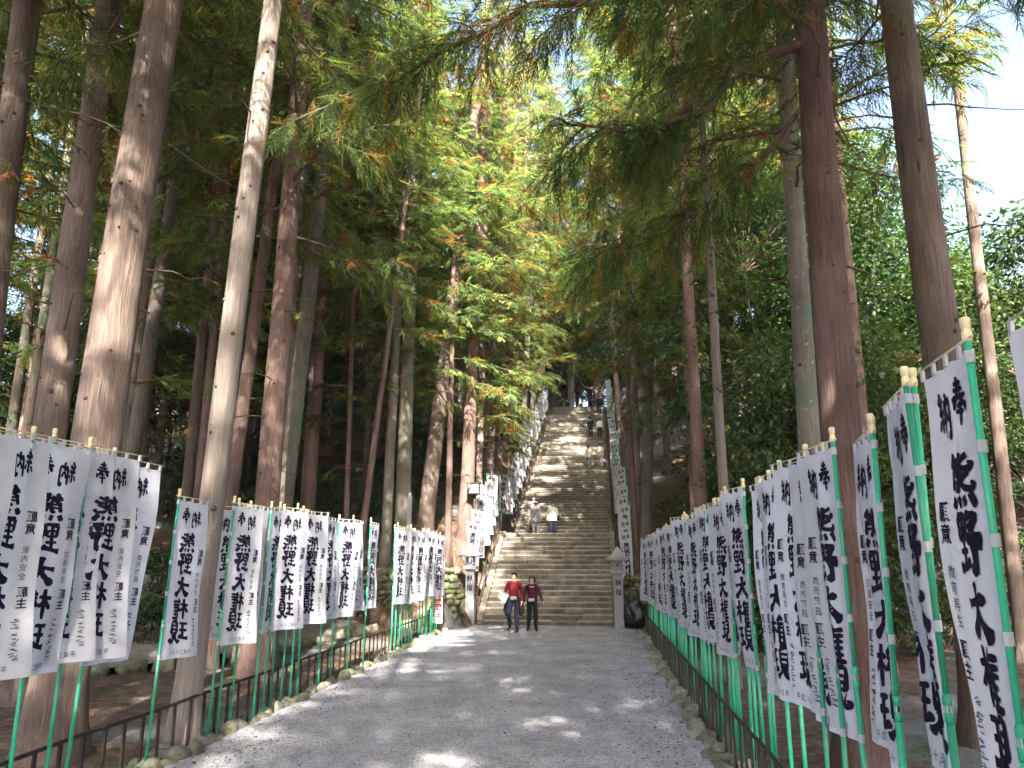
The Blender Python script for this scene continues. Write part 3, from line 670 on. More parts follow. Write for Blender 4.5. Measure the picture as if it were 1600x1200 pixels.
# ------------------------------------------------------------------ trees
def frond_template(pairs, segs, length, width, curl, seed, droop=.0):
    """flat spray: a twig along +x with side shoots; returns verts, tris, tip factor"""
    r = np.random.RandomState(seed); V = []; T = []; A = []
    def strip(p, d, s, L, w, bend):
        b = len(V); p = np.array(p, float); d = np.array(d, float)
        for k in range(segs + 1):
            t = k / segs; ww = w * (1 - .75 * t) * (.6 if k == 0 else 1)
            q = p + d * L * t + np.array((0, 0, bend * L * t * t)) + np.array((.25 * L * t * t, 0, 0))
            V.append(q + s * ww); V.append(q - s * ww); A.extend([t, t])
        for k in range(segs): T.append((b + 2 * k, b + 2 * k + 1, b + 2 * k + 3)); T.append((b + 2 * k, b + 2 * k + 3, b + 2 * k + 2))
    def axis(t): return np.array((t, .05 * math.sin(t * 4 + seed), -droop * t * t))
    for i in range(4):
        b = len(V)
        for t in (i / 4, (i + 1) / 4):
            c = axis(t); V.append(c + (0, width * .5, 0)); V.append(c - (0, width * .5, 0)); A.extend([t * .5] * 2)
        T.append((b, b + 1, b + 3)); T.append((b, b + 3, b + 2))
    for i in range(pairs):
        t = .1 + .88 * i / (pairs - 1)
        for sd in (-1, 1):
            a = R(r.uniform(22, 66)) * sd; L = length * (1 - .62 * t) * r.uniform(.5, 1.25); el = r.uniform(-.6, .45)
            d = np.array((math.cos(a), math.sin(a), el)); d /= np.linalg.norm(d)
            tw = r.uniform(-.9, .9); s = np.cross(d, (0, math.sin(tw), math.cos(tw))); s /= np.linalg.norm(s)
            strip(axis(t), d, s, L, width * r.uniform(.8, 1.2), curl + r.uniform(-.25, .15))
    strip(axis(1), (1, 0, -droop), np.array((0, 1., 0)), .2, width, curl)
    return np.array(V), np.array(T), np.array(A)
FRONDS = [frond_template(7, 2, .52, .04, -.1, 1), frond_template(7, 2, .44, .038, -.45, 2, .35), frond_template(7, 2, .48, .042, .25, 3, .15)]
FINE = [frond_template(12, 2, .4, .017, -.3, 11, .3), frond_template(12, 2, .36, .016, -.6, 12, .55), frond_template(11, 2, .4, .018, .1, 13, .2)]

GREENS = np.array([(.085, .125, .05), (.115, .165, .06), (.16, .21, .07), (.225, .265, .085), (.095, .15, .07)])
BROWN = np.array([(.24, .1, .03), (.3, .15, .04), (.17, .08, .035)])
class Foliage:
    def __init__(s): s.V = []; s.T = []; s.C = []; s.n = 0
    def put(s, tmpl, P, Fw, Up, S, C):                # arrays of positions, forwards, ups, sizes, colours
        v, t, a = tmpl; P = np.asarray(P); Fw = np.asarray(Fw); Up = np.asarray(Up)
        Fw = Fw / np.linalg.norm(Fw, axis=1, keepdims=True)
        Sd = np.cross(Up, Fw); Sd /= np.linalg.norm(Sd, axis=1, keepdims=True) + 1e-9; Up = np.cross(Fw, Sd)
        S = np.asarray(S)[:, None, None]
        W_ = (v[None, :, 0:1] * Fw[:, None, :] + v[None, :, 1:2] * Sd[:, None, :] + v[None, :, 2:3] * Up[:, None, :]) * S + P[:, None, :]
        s.V.append(W_.reshape(-1, 3)); k = len(v)
        s.T.append((t[None] + (np.arange(len(P)) * k)[:, None, None]).reshape(-1, 3) + s.n); s.n += k * len(P)
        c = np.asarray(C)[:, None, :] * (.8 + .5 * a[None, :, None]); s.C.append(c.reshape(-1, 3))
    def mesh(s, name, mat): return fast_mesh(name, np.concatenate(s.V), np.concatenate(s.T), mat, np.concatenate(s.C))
def frond_colors(r, n, brown, tone):
    c = GREENS[r.randint(0, len(GREENS), n)] * r.uniform(.75, 1.25, (n, 1)) * tone
    b = r.rand(n) < brown; c[b] = BROWN[r.randint(0, 3, b.sum())] * r.uniform(.7, 1.2, (b.sum(), 1)); return c
def branch_pts(p0, az, L, rise, sag, lift, k=7, wob=0, r=None):
    out = []
    for i in range(k + 1):
        s = i / k; o = (r.uniform(-wob, wob) if r is not None and i else 0)
        out.append((p0[0] + L * s * math.cos(az + o * s), p0[1] + L * s * math.sin(az + o * s), p0[2] + L * (rise * s - sag * s * s + lift * s ** 3)))
    return out
def dress(fol, r, pts, tmpls, s0, s1, per_m, size, brown, tone, hang=.35):
    """fronds along both sides of a branch"""
    P = np.array(pts); d = np.linalg.norm(np.diff(P, axis=0), axis=1); L = d.sum(); n = max(3, int(per_m * L * (s1 - s0)))
    cum = np.concatenate([[0], np.cumsum(d)]) / L; ss = np.sort(r.uniform(s0, s1, n)); ss[-1] = s1
    pos = np.stack([np.interp(ss, cum, P[:, k]) for k in range(3)], 1); e = .04
    tan = np.stack([np.interp(np.minimum(ss + e, 1), cum, P[:, k]) - np.interp(np.maximum(ss - e, 0), cum, P[:, k]) for k in range(3)], 1); tan /= np.linalg.norm(tan, axis=1, keepdims=True)
    side = np.cross(tan, (0, 0, 1.)); side /= np.linalg.norm(side, axis=1, keepdims=True) + 1e-9
    sg = np.where(np.arange(n) % 2, 1., -1.)[:, None]; w = r.uniform(.4, 1.3, (n, 1)); w[ss > .93] *= .15
    fw = tan * .8 + side * sg * w; fw[:, 2] += r.uniform(-hang * 1.6, hang * .6, n)
    up = np.tile((0, 0, 1.), (n, 1)) + r.uniform(-.45, .45, (n, 3))
    sz = size * r.uniform(.65, 1.3, n) * (1.1 - .35 * ss); c = frond_colors(r, n, brown, tone); which = r.randint(0, len(tmpls), n)
    for k, t in enumerate(tmpls):
        m = which == k
        if m.any(): fol.put(t, pos[m], fw[m], up[m], sz[m], c[m])
def cedar_crown(seed, h0, h1, rad, nb, tmpls, per_m, size, brown, tone, dead=5):
    """limbs and sprays round an upright stem; returns (limb mesh, spray mesh)"""
    r = np.random.RandomState(seed); fol = Foliage(); lm = MB(); az = r.uniform(0, 6)
    for i in range(nb):
        t = ((i + r.uniform(0, 1)) / nb) ** .72; h = h0 + (h1 - h0) * t; az += 2.4 + r.uniform(-.4, .4)
        L = rad * (1 - t) ** .75 * min(1, .6 + t * 3) * r.uniform(.6, 1.2) + .35
        p = branch_pts((0, 0, h), az, L, r.uniform(-.05, .45), r.uniform(.3, .7), r.uniform(.1, .4), 6, .18, r)
        lm.tube(p, [max(.007, .013 * L * (1 - .85 * k / 6)) for k in range(7)], 5, cap=False)
        dress(fol, r, p, tmpls, .22, 1, per_m, size, brown, tone)
        for k in range(int(L * 1.2)):                # side twigs carrying sprays
            s = r.uniform(.35, .85); j = min(5, int(s * 6)); q = Vector(p[j]).lerp(Vector(p[j + 1]), s * 6 - j)
            tp = branch_pts(q, az + r.choice([-1, 1]) * r.uniform(.5, 1.1), L * r.uniform(.2, .42), r.uniform(-.2, .2), .4, .2, 4)
            lm.tube(tp, [.008, .007, .006, .005, .004], 4, cap=False); dress(fol, r, tp, tmpls, .2, 1, per_m, size * .9, brown, tone)
    for i in range(dead):                            # bare dead limbs below the crown
        h = h0 - r.uniform(.2, 4.5); a = r.uniform(0, 6.3); L = r.uniform(.6, 2.8)
        if h < 1.5: continue
        p = branch_pts((0, 0, h), a, L, r.uniform(-.1, .4), r.uniform(.2, .6), .2, 6, .3, r); lm.tube(p, [max(.005, .016 * (1 - .8 * k / 6)) for k in range(7)], 5, cap=False)
        if r.rand() < .5: dress(fol, r, p, tmpls, .6, 1, per_m * .5, size * .8, .5, tone)
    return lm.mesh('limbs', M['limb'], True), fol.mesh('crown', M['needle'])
CROWN = [
    cedar_crown(1, 7.5, 24, 3.4, 60, FRONDS, 7.5, .68, .08, 1.0),
    cedar_crown(2, 5.5, 22, 3.2, 62, FRONDS, 7.5, .68, .13, 1.1),
    cedar_crown(3, 9, 26, 3.6, 58, FRONDS, 7.5, .7, .07, .95),
    cedar_crown(4, 3.5, 20, 3.1, 64, FRONDS, 7.5, .66, .15, 1.2),
    cedar_crown(5, 6.5, 24, 3.3, 58, FRONDS, 7.5, .68, .19, 1.1),
]
NEAR = [
    cedar_crown(21, 8.6, 25, 3.9, 76, FINE, 9.5, .7, .04, .75, 3),
    cedar_crown(22, 9.6, 25, 3.4, 64, FINE, 9, .68, .07, .85, 6),
]
LEAF = (np.array([(0, 0, 0), (.5, .26, .03), (.5, -.26, .03), (1, 0, -.1)]), np.array([(0, 2, 1), (1, 2, 3)]), np.array([0, .5, .5, 1.]))
def broad_crown(seed, h0, h1, rad, clumps, leaves, tone, size=.11):
    r = np.random.RandomState(seed); fol = Foliage(); lm = MB()
    zc = (h0 + h1) / 2; hz = (h1 - h0) / 2; mains = []
    for i in range(max(4, clumps // 9)):              # a few crooked main limbs off the stem
        a = i * 2.4 + r.uniform(-.4, .4); z0 = h0 * .55 + (h1 - h0) * .5 * i / max(4, clumps // 9); L = rad * r.uniform(.45, .75)
        p = [np.array((0, 0, z0)) + np.array((math.cos(a) * L * t, math.sin(a) * L * t, L * (.9 * t + .25 * math.sin(t * 5 + a)))) + r.uniform(-.1, .1, 3) * t for t in (0, .25, .5, .75, 1)]
        lm.tube(p, [.05, .042, .033, .024, .014], 6, cap=False); mains.append(p)
    for i in range(clumps):
        a = r.uniform(0, 6.3); k = r.uniform(.3, 1) ** .5; el = r.uniform(-1.1, 1.4); ce = math.cos(el)
        c = np.array((rad * k * ce * math.cos(a), rad * k * ce * math.sin(a), zc + hz * k * math.sin(el)))
        pm = min((q for m in mains for q in m[1:]), key=lambda q: np.linalg.norm(q - c)); mid = (pm + c) / 2 + r.uniform(-.2, .2, 3)
        lm.tube([pm, mid, c], [.012, .009, .004], 4, cap=False)
        n = leaves; cr = rad * r.uniform(.2, .38); off = r.normal(0, 1, (n, 3)); off /= np.linalg.norm(off, axis=1, keepdims=True); off *= cr * r.uniform(.2, 1, (n, 1)) ** .5; off[:, 2] *= .45
        fw = off + r.uniform(-.5, .5, (n, 3)) * cr; fw[:, 2] -= .25 * cr; up = np.tile((0, 0, 1.), (n, 1)) + r.uniform(-.7, .7, (n, 3))
        base = np.array([(.035, .07, .024), (.05, .095, .028), (.075, .125, .035)])[r.randint(0, 3)] * tone
        col = base[None] * r.uniform(.7, 1.35, (n, 1)); fol.put(LEAF, c + off, fw, up, size * r.uniform(.7, 1.3, n), col)
    return lm.mesh('limbs', M['limb'], True), fol.mesh('crown', M['leaf'])
BROAD = [broad_crown(31, 1.6, 8.5, 2.9, 90, 190, .9, .13), broad_crown(32, 1.0, 6.5, 2.5, 80, 190, 1.0, .12), broad_crown(33, 2.5, 11, 3.3, 110, 190, .8, .14)]
BUSH = [broad_crown(41, .3, 2.4, 1.4, 30, 130, .9, .1), broad_crown(42, .2, 1.7, 1.2, 26, 130, 1.1, .09)]

def trunk_mesh(h, d0, d1, seed, mat, lean=(0, 0), n=14, flare=.5, knots=0, wob=.03):
    r = random.Random(seed); V = []; F = []; K = 22; off = r.uniform(0, 50)
    def ax(z): return Vector((lean[0] * z + wob * noise.noise((z * .22, off, 0)) * min(1, z * .3), lean[1] * z + wob * noise.noise((z * .22, 0, off)) * min(1, z * .3), z))
    zs = [-.6, -.1, .15, .4, .8, 1.4] + [1.4 + (h - 1.4) * k / K for k in range(1, K + 1)]
    def rr(z): return (d0 + (d1 - d0) * max(0, z) / h) / 2 * (1 + flare * math.exp(-max(0, z) / .35))
    for z in zs:
        c = ax(z)
        for j in range(n):
            q = 2 * math.pi * j / n; k = 1 + .07 * noise.noise((math.cos(q) * 2 + off, math.sin(q) * 2, z * .35)) + .12 * math.exp(-max(0, z) / .5) * math.sin(q * 5 + off)
            V.append(c + Vector((math.cos(q), math.sin(q), 0)) * rr(z) * k)
    for i in range(len(zs) - 1):
        for j in range(n): F.append((i * n + j, i * n + (j + 1) % n, i * n + n + (j + 1) % n, i * n + n + j))
    m = mk_mesh('trunk', V, F, mat, True)
    kn = None
    if knots:
        q = MB()
        for i in range(knots):
            z = r.uniform(1.8, h * .55); a = r.uniform(-2.6, -.5) if r.random() < .75 else r.uniform(0, 6.28); c = ax(z); d = Vector((math.cos(a), math.sin(a), .25)); R0 = rr(z); s = r.uniform(.009, .025)
            q.tube([c + d * R0 * .85, c + d * (R0 + .003), c + d * (R0 + r.uniform(.008, .022))], [s * 1.9, s * 1.25, s * .7], 7)
        kn = q.mesh('branch_stubs', M['knot'], True)
    return m, kn, ax
rt = random.Random(77)
def tree(name, x, y, h, d0, d1, mat, label, group=None, crown=None, cscale=1, cz=0, lean=(0, 0), knots=0, seed=None, trunk=None, cat='tree', sink=.05, flare=.5):
    z = ground(x, y) - sink
    e = empty(name, (x, y, z), 0, label, cat, group)
    seed = rt.randrange(9999) if seed is None else seed
    if trunk is None:
        m, kn, ax = trunk_mesh(h, d0, d1, seed, M[mat], lean, knots=knots, flare=flare)
    else: m, kn, ax = trunk
    obj('trunk', m, e)
    if kn: tag(obj('branch_stubs', kn, e), kind='stuff')
    if crown:
        rz = rt.uniform(0, 6.28); sx = cscale * rt.uniform(.92, 1.08); tilt = (-math.atan(lean[1]), math.atan(lean[0]))
        for nm, me in zip(('limbs', 'crown'), crown):
            o = tag(obj(nm, me, e, (0, 0, cz), None, (sx, sx, cscale)), kind='stuff'); o.rotation_euler = (Matrix.Rotation(tilt[1], 3, 'Y') @ Matrix.Rotation(tilt[0], 3, 'X') @ Matrix.Rotation(rz, 3, 'Z')).to_euler()
    return e
placed = []
def hero(name, x, y, lean, d, mat, label, crown=None, h=25, cscale=1, cz=0, knots=0, taper=.45, **k):
    placed.append((x, y)); return tree(name, x, y, h, d * 1.06, d * taper, mat, label, None, crown, cscale, cz, (lean, 0), knots, **k)
# --- the trunks one can tell apart, in front and on the lamp-post side
hero('cedar_tree', -8.36, 9.5, -.06, .4, 'bark', 'tall cedar with plain brown trunk, outermost by the garden walk', NEAR[1], knots=14, cz=1)
hero('cedar_tree', -9.9, 11, -.03, .4, 'bark', 'dark cedar trunk just behind the outermost brown cedar', CROWN[2], knots=10, cz=1.5)
hero('cedar_tree', -8.66, 11, -.007, .52, 'bark', 'thick cedar between the garden walk and the widest grey-brown trunk', CROWN[2], knots=22, cz=.5)
hero('cedar_tree', -5.95, 8.2, .026, .56, 'bark', 'widest grey-brown cedar trunk with rows of knots, behind the reversed banners', NEAR[0], knots=34, cz=.3)
hero('cypress_tree', -4.75, 8.75, .035, .3, 'bark_grey', 'slender smooth pale leaning trunk standing right against the rail fence', NEAR[1], knots=30, cz=2.8, taper=.6)
hero('cedar_tree', -11.34, 17, .04, .38, 'bark_lichen', 'mottled lichen-covered trunk beyond the garden walk', CROWN[0], knots=8)
hero('cedar_tree', -12.4, 18.2, .03, .34, 'bark', 'brown trunk standing next to the mottled lichen-covered one', CROWN[1], cz=1.5)
hero('cedar_tree', -6.14, 13.6, .004, .45, 'bark_red', 'reddish cedar trunk with long bare limbs behind the readable banner', NEAR[1], knots=16, cz=-1.5)
hero('cedar_tree', -7.0, 16, .054, .4, 'bark_lichen', 'grey-green lichen trunk close behind the reddish cedar', CROWN[1], knots=8, cz=5)
hero('cedar_tree', -7.71, 15, .05, .3, 'bark_red', 'thin dark red trunk behind the smooth pale leaning trunk', CROWN[3], cz=4)
hero('cedar_tree', -8.0, 24, -.02, .18, 'bark_red', 'very thin reddish trunk in front of the timber hall', CROWN[3], h=18, cscale=.8, cz=2)
hero('cedar_tree', -7.3, 22.6, .09, .21, 'bark_red', 'thin brown trunk leaning towards the stairway, above the stone wall', CROWN[4], h=19, cscale=.8, cz=3)
hero('cedar_tree', -6.75, 24.1, .013, .34, 'bark_lichen', 'grey lichen trunk beside the thin leaning brown one', CROWN[1], cz=4)
hero('cedar_tree', -6.4, 24.9, 0, .5, 'bark_lichen', 'stout grey-green trunk beside the slim marker post', CROWN[0], cz=2.5)
hero('cedar_tree', -6.0, 26.2, .1, .56, 'bark', 'stout pinkish trunk leaning towards the stairway', CROWN[4], cz=3, knots=8, h=26)
hero('cedar_tree', -4.98, 25.6, .002, .22, 'bark_red', 'thin straight brown trunk between lamp post and leaning pinkish trunk', CROWN[3], h=18, cscale=.7, cz=3)
hero('cedar_tree', -4.72, 27.4, .03, .52, 'bark_red', 'broad-footed reddish trunk right behind the lamp post', CROWN[3], cz=.8, flare=.9)
hero('cedar_tree', -4.5, 29.2, .012, .28, 'bark', 'sunlit trunk behind the broad-footed one, beside the lower flight', CROWN[1], cscale=.85)
hero('cedar_tree', -4.35, 31, .03, .3, 'bark', 'trunk beside the landing above the lower flight, lamp-post side', CROWN[3], cscale=.85)
hero('cedar_tree', -9.06, 34, .026, .34, 'bark', 'tall trunk on the slope straight above the timber hall', CROWN[4])
hero('cedar_tree', -5.6, 38, .06, .4, 'bark_red', 'reddish trunk leaning in over the upper flight, lamp-post side', CROWN[3])
hero('cedar_tree', -6.2, 36, .047, .38, 'bark', 'grey-brown trunk next to the reddish one leaning over the upper flight', CROWN[4])
# --- the other side
hero('cypress_tree', 2.33, 14, .007, .19, 'bark_grey', 'thin pale straight trunk rising from the banners, one bare twig low down', NEAR[1], h=19, cscale=.6, cz=4, knots=22, taper=.5)
r2 = hero('cedar_tree', 2.56, 8.3, .03, .42, 'bark_red', 'big ribbed reddish cedar with dark overhanging limbs, rising among the banners', NEAR[0], knots=24, cz=-1.6, cscale=1.3)
hero('cedar_tree', 3.38, 12.5, .03, .37, 'bark_lichen', 'spotted grey trunk close beside the big ribbed reddish cedar', NEAR[1], knots=22, cz=-1.5)
hero('cedar_tree', 4.22, 9.2, .002, .47, 'bark', 'big straight brown cedar trunk standing apart behind the tallest banners', NEAR[0], knots=18, cz=.5)
hero('cedar_tree', 8.6, 17, .03, .29, 'bark', 'thin sun-spotted trunk against the open white sky', CROWN[3], cz=12, cscale=.5)
hero('cedar_tree', 5.55, 16, .012, .3, 'bark_red', 'pinkish sunlit trunk half hidden behind the big ribbed cedar', CROWN[2], cz=2)
hero('cedar_tree', 2.9, 21, 0, .38, 'bark_red', 'dark red trunk on the bank behind the thin pale trunk', CROWN[0], cz=1, knots=8)
hero('cedar_tree', 3.1, 24, 0, .25, 'bark', 'slim light trunk beside the dark red one on the bank', CROWN[1], cz=2, cscale=.8)
hero('cedar_tree', 1.72, 27, .06, .38, 'bark_lichen', 'tall grey white-flecked trunk at the edge of the stairway', CROWN[0], cz=1, knots=6)
hero('cedar_tree', 1.62, 28.4, .005, .3, 'bark_lichen', 'second white-flecked trunk close behind the taller one by the stairway', CROWN[2])
hero('cedar_tree', 1.42, 26, -.02, .2, 'bark_red', 'thin mossy brown trunk right beside the lower flight handrail', CROWN[4], h=18, cscale=.75, cz=2)
hero('cypress_tree', -1.9, 69, 0, .6, 'bark_grey', 'pale sunlit trunk at the head of the stairway', CROWN[2], cz=1)
hero('cypress_tree', .5, 70, 0, .6, 'bark_grey', 'second pale sunlit trunk at the head of the stairway', CROWN[0], cz=2)
hero('cypress_tree', -3.6, 71, .01, .4, 'bark_grey', 'third thinner pale trunk at the head of the stairway', CROWN[1], cz=2)
for i, (x, y, c, cz) in enumerate(((-4.4, 33.5, 3, 1), (-4.5, 40.5, 0, -1), (-4.3, 45.5, 4, -2), (-4.2, 51, 1, 0), (-4.1, 57.5, 3, 0), (-4.3, 63, 0, 0))):
    o = hero('cedar_tree', x, y, .05, .36, ('bark', 'bark_red', 'bark_lichen')[i % 3], f'{ordinal(i + 1)} cedar beside the upper flight handrail above the landing, lamp-post side', CROWN[c], cscale=1.25, cz=cz, h=27)
for i, (x, y, c, cz) in enumerate(((3.6, 36, 1, 9), (1.75, 45.5, 0, 5), (1.9, 52, 3, 2), (2.1, 60, 1, 0))):
    o = hero('cedar_tree', x, y, -.04, .34, ('bark_lichen', 'bark', 'bark_red')[i % 3], f'{ordinal(i + 1)} cedar beside the upper flight handrail, side without lamp post', CROWN[c], cscale=1.25, cz=cz, h=27)
# thick overhanging limbs of the big reddish cedar, with long hanging sprays
fol = Foliage(); lm = MB(); rl = np.random.RandomState(9); o0 = Vector(r2.location)
LIMBS = [([(2.7, 8.3, 8.25), (1.84, 8.0, 7.78), (1.43, 7.9, 7.2), (.66, 7.8, 6.87), (-.2, 7.6, 6.9)], .075, 10),
         ([(2.7, 8.3, 8.8), (.73, 8.0, 8.85), (-.64, 7.9, 8.75), (-1.9, 7.9, 8.1), (-2.7, 7.8, 7.5)], .07, 12),
         ([(2.7, 8.3, 8.5), (2.0, 7.3, 8.2), (1.0, 6.4, 7.6), (.1, 5.9, 7.1)], .05, 10),
         ([(2.65, 8.3, 7.4), (1.9, 8.7, 6.6), (1.2, 9.0, 6.3), (.5, 9.3, 6.0)], .035, 9),
         ([(2.7, 8.3, 8.9), (3.4, 7.6, 8.6), (4.0, 7.0, 8.2)], .05, 10)]
for pts, w, pm in LIMBS:
    P = [Vector(p) - o0 for p in pts]; Q = []
    for i in range(len(P) - 1):
        for k in range(4): Q.append(P[i].lerp(P[i + 1], k / 4) + Vector((0, 0, rl.uniform(-.03, .03))))
    Q.append(P[-1]); lm.tube(Q, [w * (1 - .8 * i / (len(Q) - 1)) for i in range(len(Q))], 7, cap=False)
    dress(fol, rl, Q, FINE, .25, 1, pm * 1.3, .5, .07, .6, .9)
    for k in range(int(len(Q) * 1.7)):
        j = rl.randint(len(Q) // 5, len(Q)); a = math.atan2((P[-1] - P[0]).y, (P[-1] - P[0]).x) + rl.choice([-1, 1]) * rl.uniform(.3, 1.2)
        tp = branch_pts(Q[j], a, rl.uniform(.5, 1.1), rl.uniform(-.35, .15), .55, .1, 4); lm.tube(tp, [.012, .01, .008, .006, .004], 4, cap=False); dress(fol, rl, tp, FINE, .1, 1, 14, .42, .1, .6, .8)
lo = obj('overhanging_limbs', lm.mesh('overhanging_limbs', M['limb'], True), r2); obj('sprays', fol.mesh('sprays', M['needle']), lo)
# --- the stand behind: shared trunk shapes
TR = {k: [trunk_mesh(26, d, d * .4, 500 + i * 7, M[k], (0, 0), 10) for i, d in enumerate((.3, .42))] for k in ('bark', 'bark_red', 'bark_lichen')}
def stand(n, xr, yr, label, group, gap=2.0, crowns=CROWN, cz=(-1, 2.5), ok=lambda x, y: True):
    c = 0
    for _ in range(n * 40):
        if c >= n: break
        x, y = rt.uniform(*xr), rt.uniform(*yr)
        if abs(x - scx(y)) < 3.4 and 20 < y < 68: continue
        if not ok(x, y) or any((x - a) ** 2 + (y - b) ** 2 < gap * gap for a, b in placed): continue
        placed.append((x, y)); c += 1
        bk = rt.choice(list(TR)); ti = rt.randint(0, 1); look = ('slim ', 'stout ')[ti] + {'bark': 'brown', 'bark_red': 'reddish', 'bark_lichen': 'lichen-mottled'}[bk] + ' '
        tree('cedar_tree', x, y, 26, .4, .2, 'bark', look + label, group, rt.choice(crowns), rt.uniform(.85, 1.15), rt.uniform(*cz), trunk=TR[bk][ti])
stand(36, (-28, -8), (26, 48), 'cedar in the dense stand on the slope behind the timber hall', 'cedars on the lamp-post side slope', 1.8)
stand(24, (-24, -4), (50, 80), 'far cedar near the hilltop, beside the upper flight above the lamp post', 'cedars on the lamp-post side hilltop', 2.2)
stand(14, (-30, -12), (12, 26), 'cedar standing beyond the garden walk', 'cedars beyond the garden walk', 2.2)
stand(14, (-16, -7.2), (17.5, 26), 'slender cedar between the garden walk and the timber hall', 'slender cedars before the timber hall', 1.5, cz=(5, 9))
stand(24, (3, 20), (27, 50), 'cedar on the shaded slope behind the dark red trunk', 'cedars on the shaded slope', 2.2, ok=lambda x, y: x < .34 * y)
stand(18, (2.5, 22), (50, 80), 'far cedar near the hilltop, on the side without a lamp post', 'cedars on the far hilltop', 2.2, ok=lambda x, y: x < .34 * y)
stand(22, (-14, 12), (72, 95), 'far cedar behind the head of the stairway', 'cedars behind the stairway head', 2.0, cz=(-3, 0))
# unseen trees added at the photographer's back to shade the path
for i, (x, y, cs) in enumerate(((-6.3, 3.2, 1.1), (-6.0, -1, 1.1), (-6.6, -6.5, 1.15), (-9, -9, 1.15), (-4.2, -10.5, 1.05), (-1.4, -11.5, .8), (1.5, -11, 1.0), (3.5, -9.3, 1.15), (5.4, -6, 1.1), (4.0, -2.8, 1.1), (4.7, 2.8, 1.1), (-.2, -14, 1.0), (3.5, 4.4, 1.25), (1.9, -6.8, .9), (.3, -7.6, .76), (3.2, -5.4, .9))):
    hero('cedar_tree', x, y, 0, .45, 'bark', f'{ordinal(i + 1)} of the unseen cedars added to shade the path from its near end', NEAR[0] if i in (0, 10, 12) else (CROWN[0], CROWN[2])[i % 2], cz=.5, cscale=cs)
stand(12, (5.5, 18), (-18, 6), 'unseen cedar added for shade at the near end, behind the tallest banners', 'shade cedars added at the near end', 2.2, NEAR + CROWN[:1], (0, 2))
stand(7, (-14, -7), (-18, 4), 'unseen cedar added for shade at the near end, before the garden walk', 'shade cedars added at the near end, garden side', 2.4, NEAR + CROWN[:1], (1, 3))
# --- evergreen broadleaf trees and bushes of the understorey
BT = [trunk_mesh(h, .17, .03, 900 + i, M['bark'], (0, 0), 8, wob=.7) for i, h in enumerate((6.5, 5, 8.5))]
def under(n, xr, yr, label, group, kinds=(0, 1, 2), gap=1.6, sc=(.8, 1.2)):
    c = 0
    for _ in range(n * 40):
        if c >= n: break
        x, y = rt.uniform(*xr), rt.uniform(*yr)
        if abs(x - scx(y)) < 5.2 and 20 < y < 67 or any((x - a) ** 2 + (y - b) ** 2 < gap * gap for a, b in placed): continue
        placed.append((x, y)); c += 1; k = rt.choice(kinds)
        sz = rt.uniform(*sc); look = ('short ' if sz < sum(sc) / 2 else 'tall ') + ('', 'spreading ', 'upright ')[k]
        tree('broadleaf_tree', x, y, 6, .2, .1, 'bark', look + label, group, BROAD[k], sz, 0, trunk=BT[k])
under(11, (5.2, 15), (18, 34), 'dark glossy broadleaf tree in the shaded understorey behind the banners', 'understorey trees on the shaded slope', sc=(.9, 1.35))
under(8, (-26, -12), (20, 38), 'broadleaf evergreen growing between cedar trunks near the timber hall', 'understorey trees by the timber hall', sc=(.8, 1.2))
under(18, (-24, -6), (33, 62), 'bushy evergreen on the slope above the timber hall', 'understorey above the timber hall', (0, 1, 2), sc=(.9, 1.5))
under(22, (-14, 11), (67, 80), 'bright broadleaf tree behind the head of the stairway', 'broadleaf trees behind the stairway head', (2, 0), sc=(1.2, 1.9))
under(10, (-40, -20), (14, 40), 'far broadleaf evergreen at the edge of the wood beyond the garden walk', 'broadleaf trees at the wood edge', (2, 0), sc=(1.2, 1.8))
under(5, (9, 18), (12, 24), 'loose broadleaf tree below the open white sky', 'trees below the open sky', (1, 0), sc=(.6, .9))
def bushes(n, xr, yr, label, group):
    c = 0
    for _ in range(n * 40):
        if c >= n: break
        x, y = rt.uniform(*xr), rt.uniform(*yr)
        if abs(x - scx(y)) < 3.2 and y > 20 or any((x - a) ** 2 + (y - b) ** 2 < .8 for a, b in placed): continue
        c += 1; k = rt.randint(0, 1); z = ground(x, y) - .1; s = rt.uniform(.7, 1.3)
        e = empty('evergreen_bush', (x, y, z), rt.uniform(0, 6), ('small ' if s < .9 else 'large ' if s > 1.1 else 'knee-high ') + ('rounded ', 'flat-topped ')[k] + label.replace('low ', ''), 'bush', group); e.scale = (s,) * 3
        obj('stems', BUSH[k][0], e); obj('leaves', BUSH[k][1], e)
bushes(26, (2.6, 13), (17, 44), 'low evergreen bush on the bank behind the banners', 'bushes on the bank')
bushes(46, (-20, -5.2), (24.5, 48), 'low evergreen bush above the stone wall', 'bushes above the wall')
bushes(12, (-22, -9), (14, 22), 'low bush beyond the garden walk', 'bushes beyond the garden walk')

# ------------------------------------------------------------------ people
SK = {n: flat(n, c, rough=r, spec=.3, var=v, scale=25) for n, c, r, v in [
    ('skin', (.55, .34, .25), .55, .06), ('red cloth', (.13, .008, .012), .85, .2), ('purple cloth', (.07, .008, .03), .85, .2), ('navy cloth', (.016, .02, .04), .9, .3),
    ('black cloth', (.012, .012, .014), .9, .3), ('shoe black', (.012, .011, .011), .5, .2), ('white cloth', (.78, .77, .76), .9, .04), ('beige cloth', (.45, .4, .33), .9, .12),
    ('grey cloth', (.25, .25, .26), .9, .15), ('pale grey cloth', (.5, .5, .52), .9, .1), ('lilac cloth', (.6, .5, .62), .9, .1), ('brown cloth', (.22, .12, .07), .9, .2),
    ('hair black', (.012, .01, .009), .5, .3), ('hair brown', (.05, .025, .015), .5, .3), ('eye', (.01, .01, .01), .3, .1), ('lip', (.35, .12, .1), .5, .1)]}
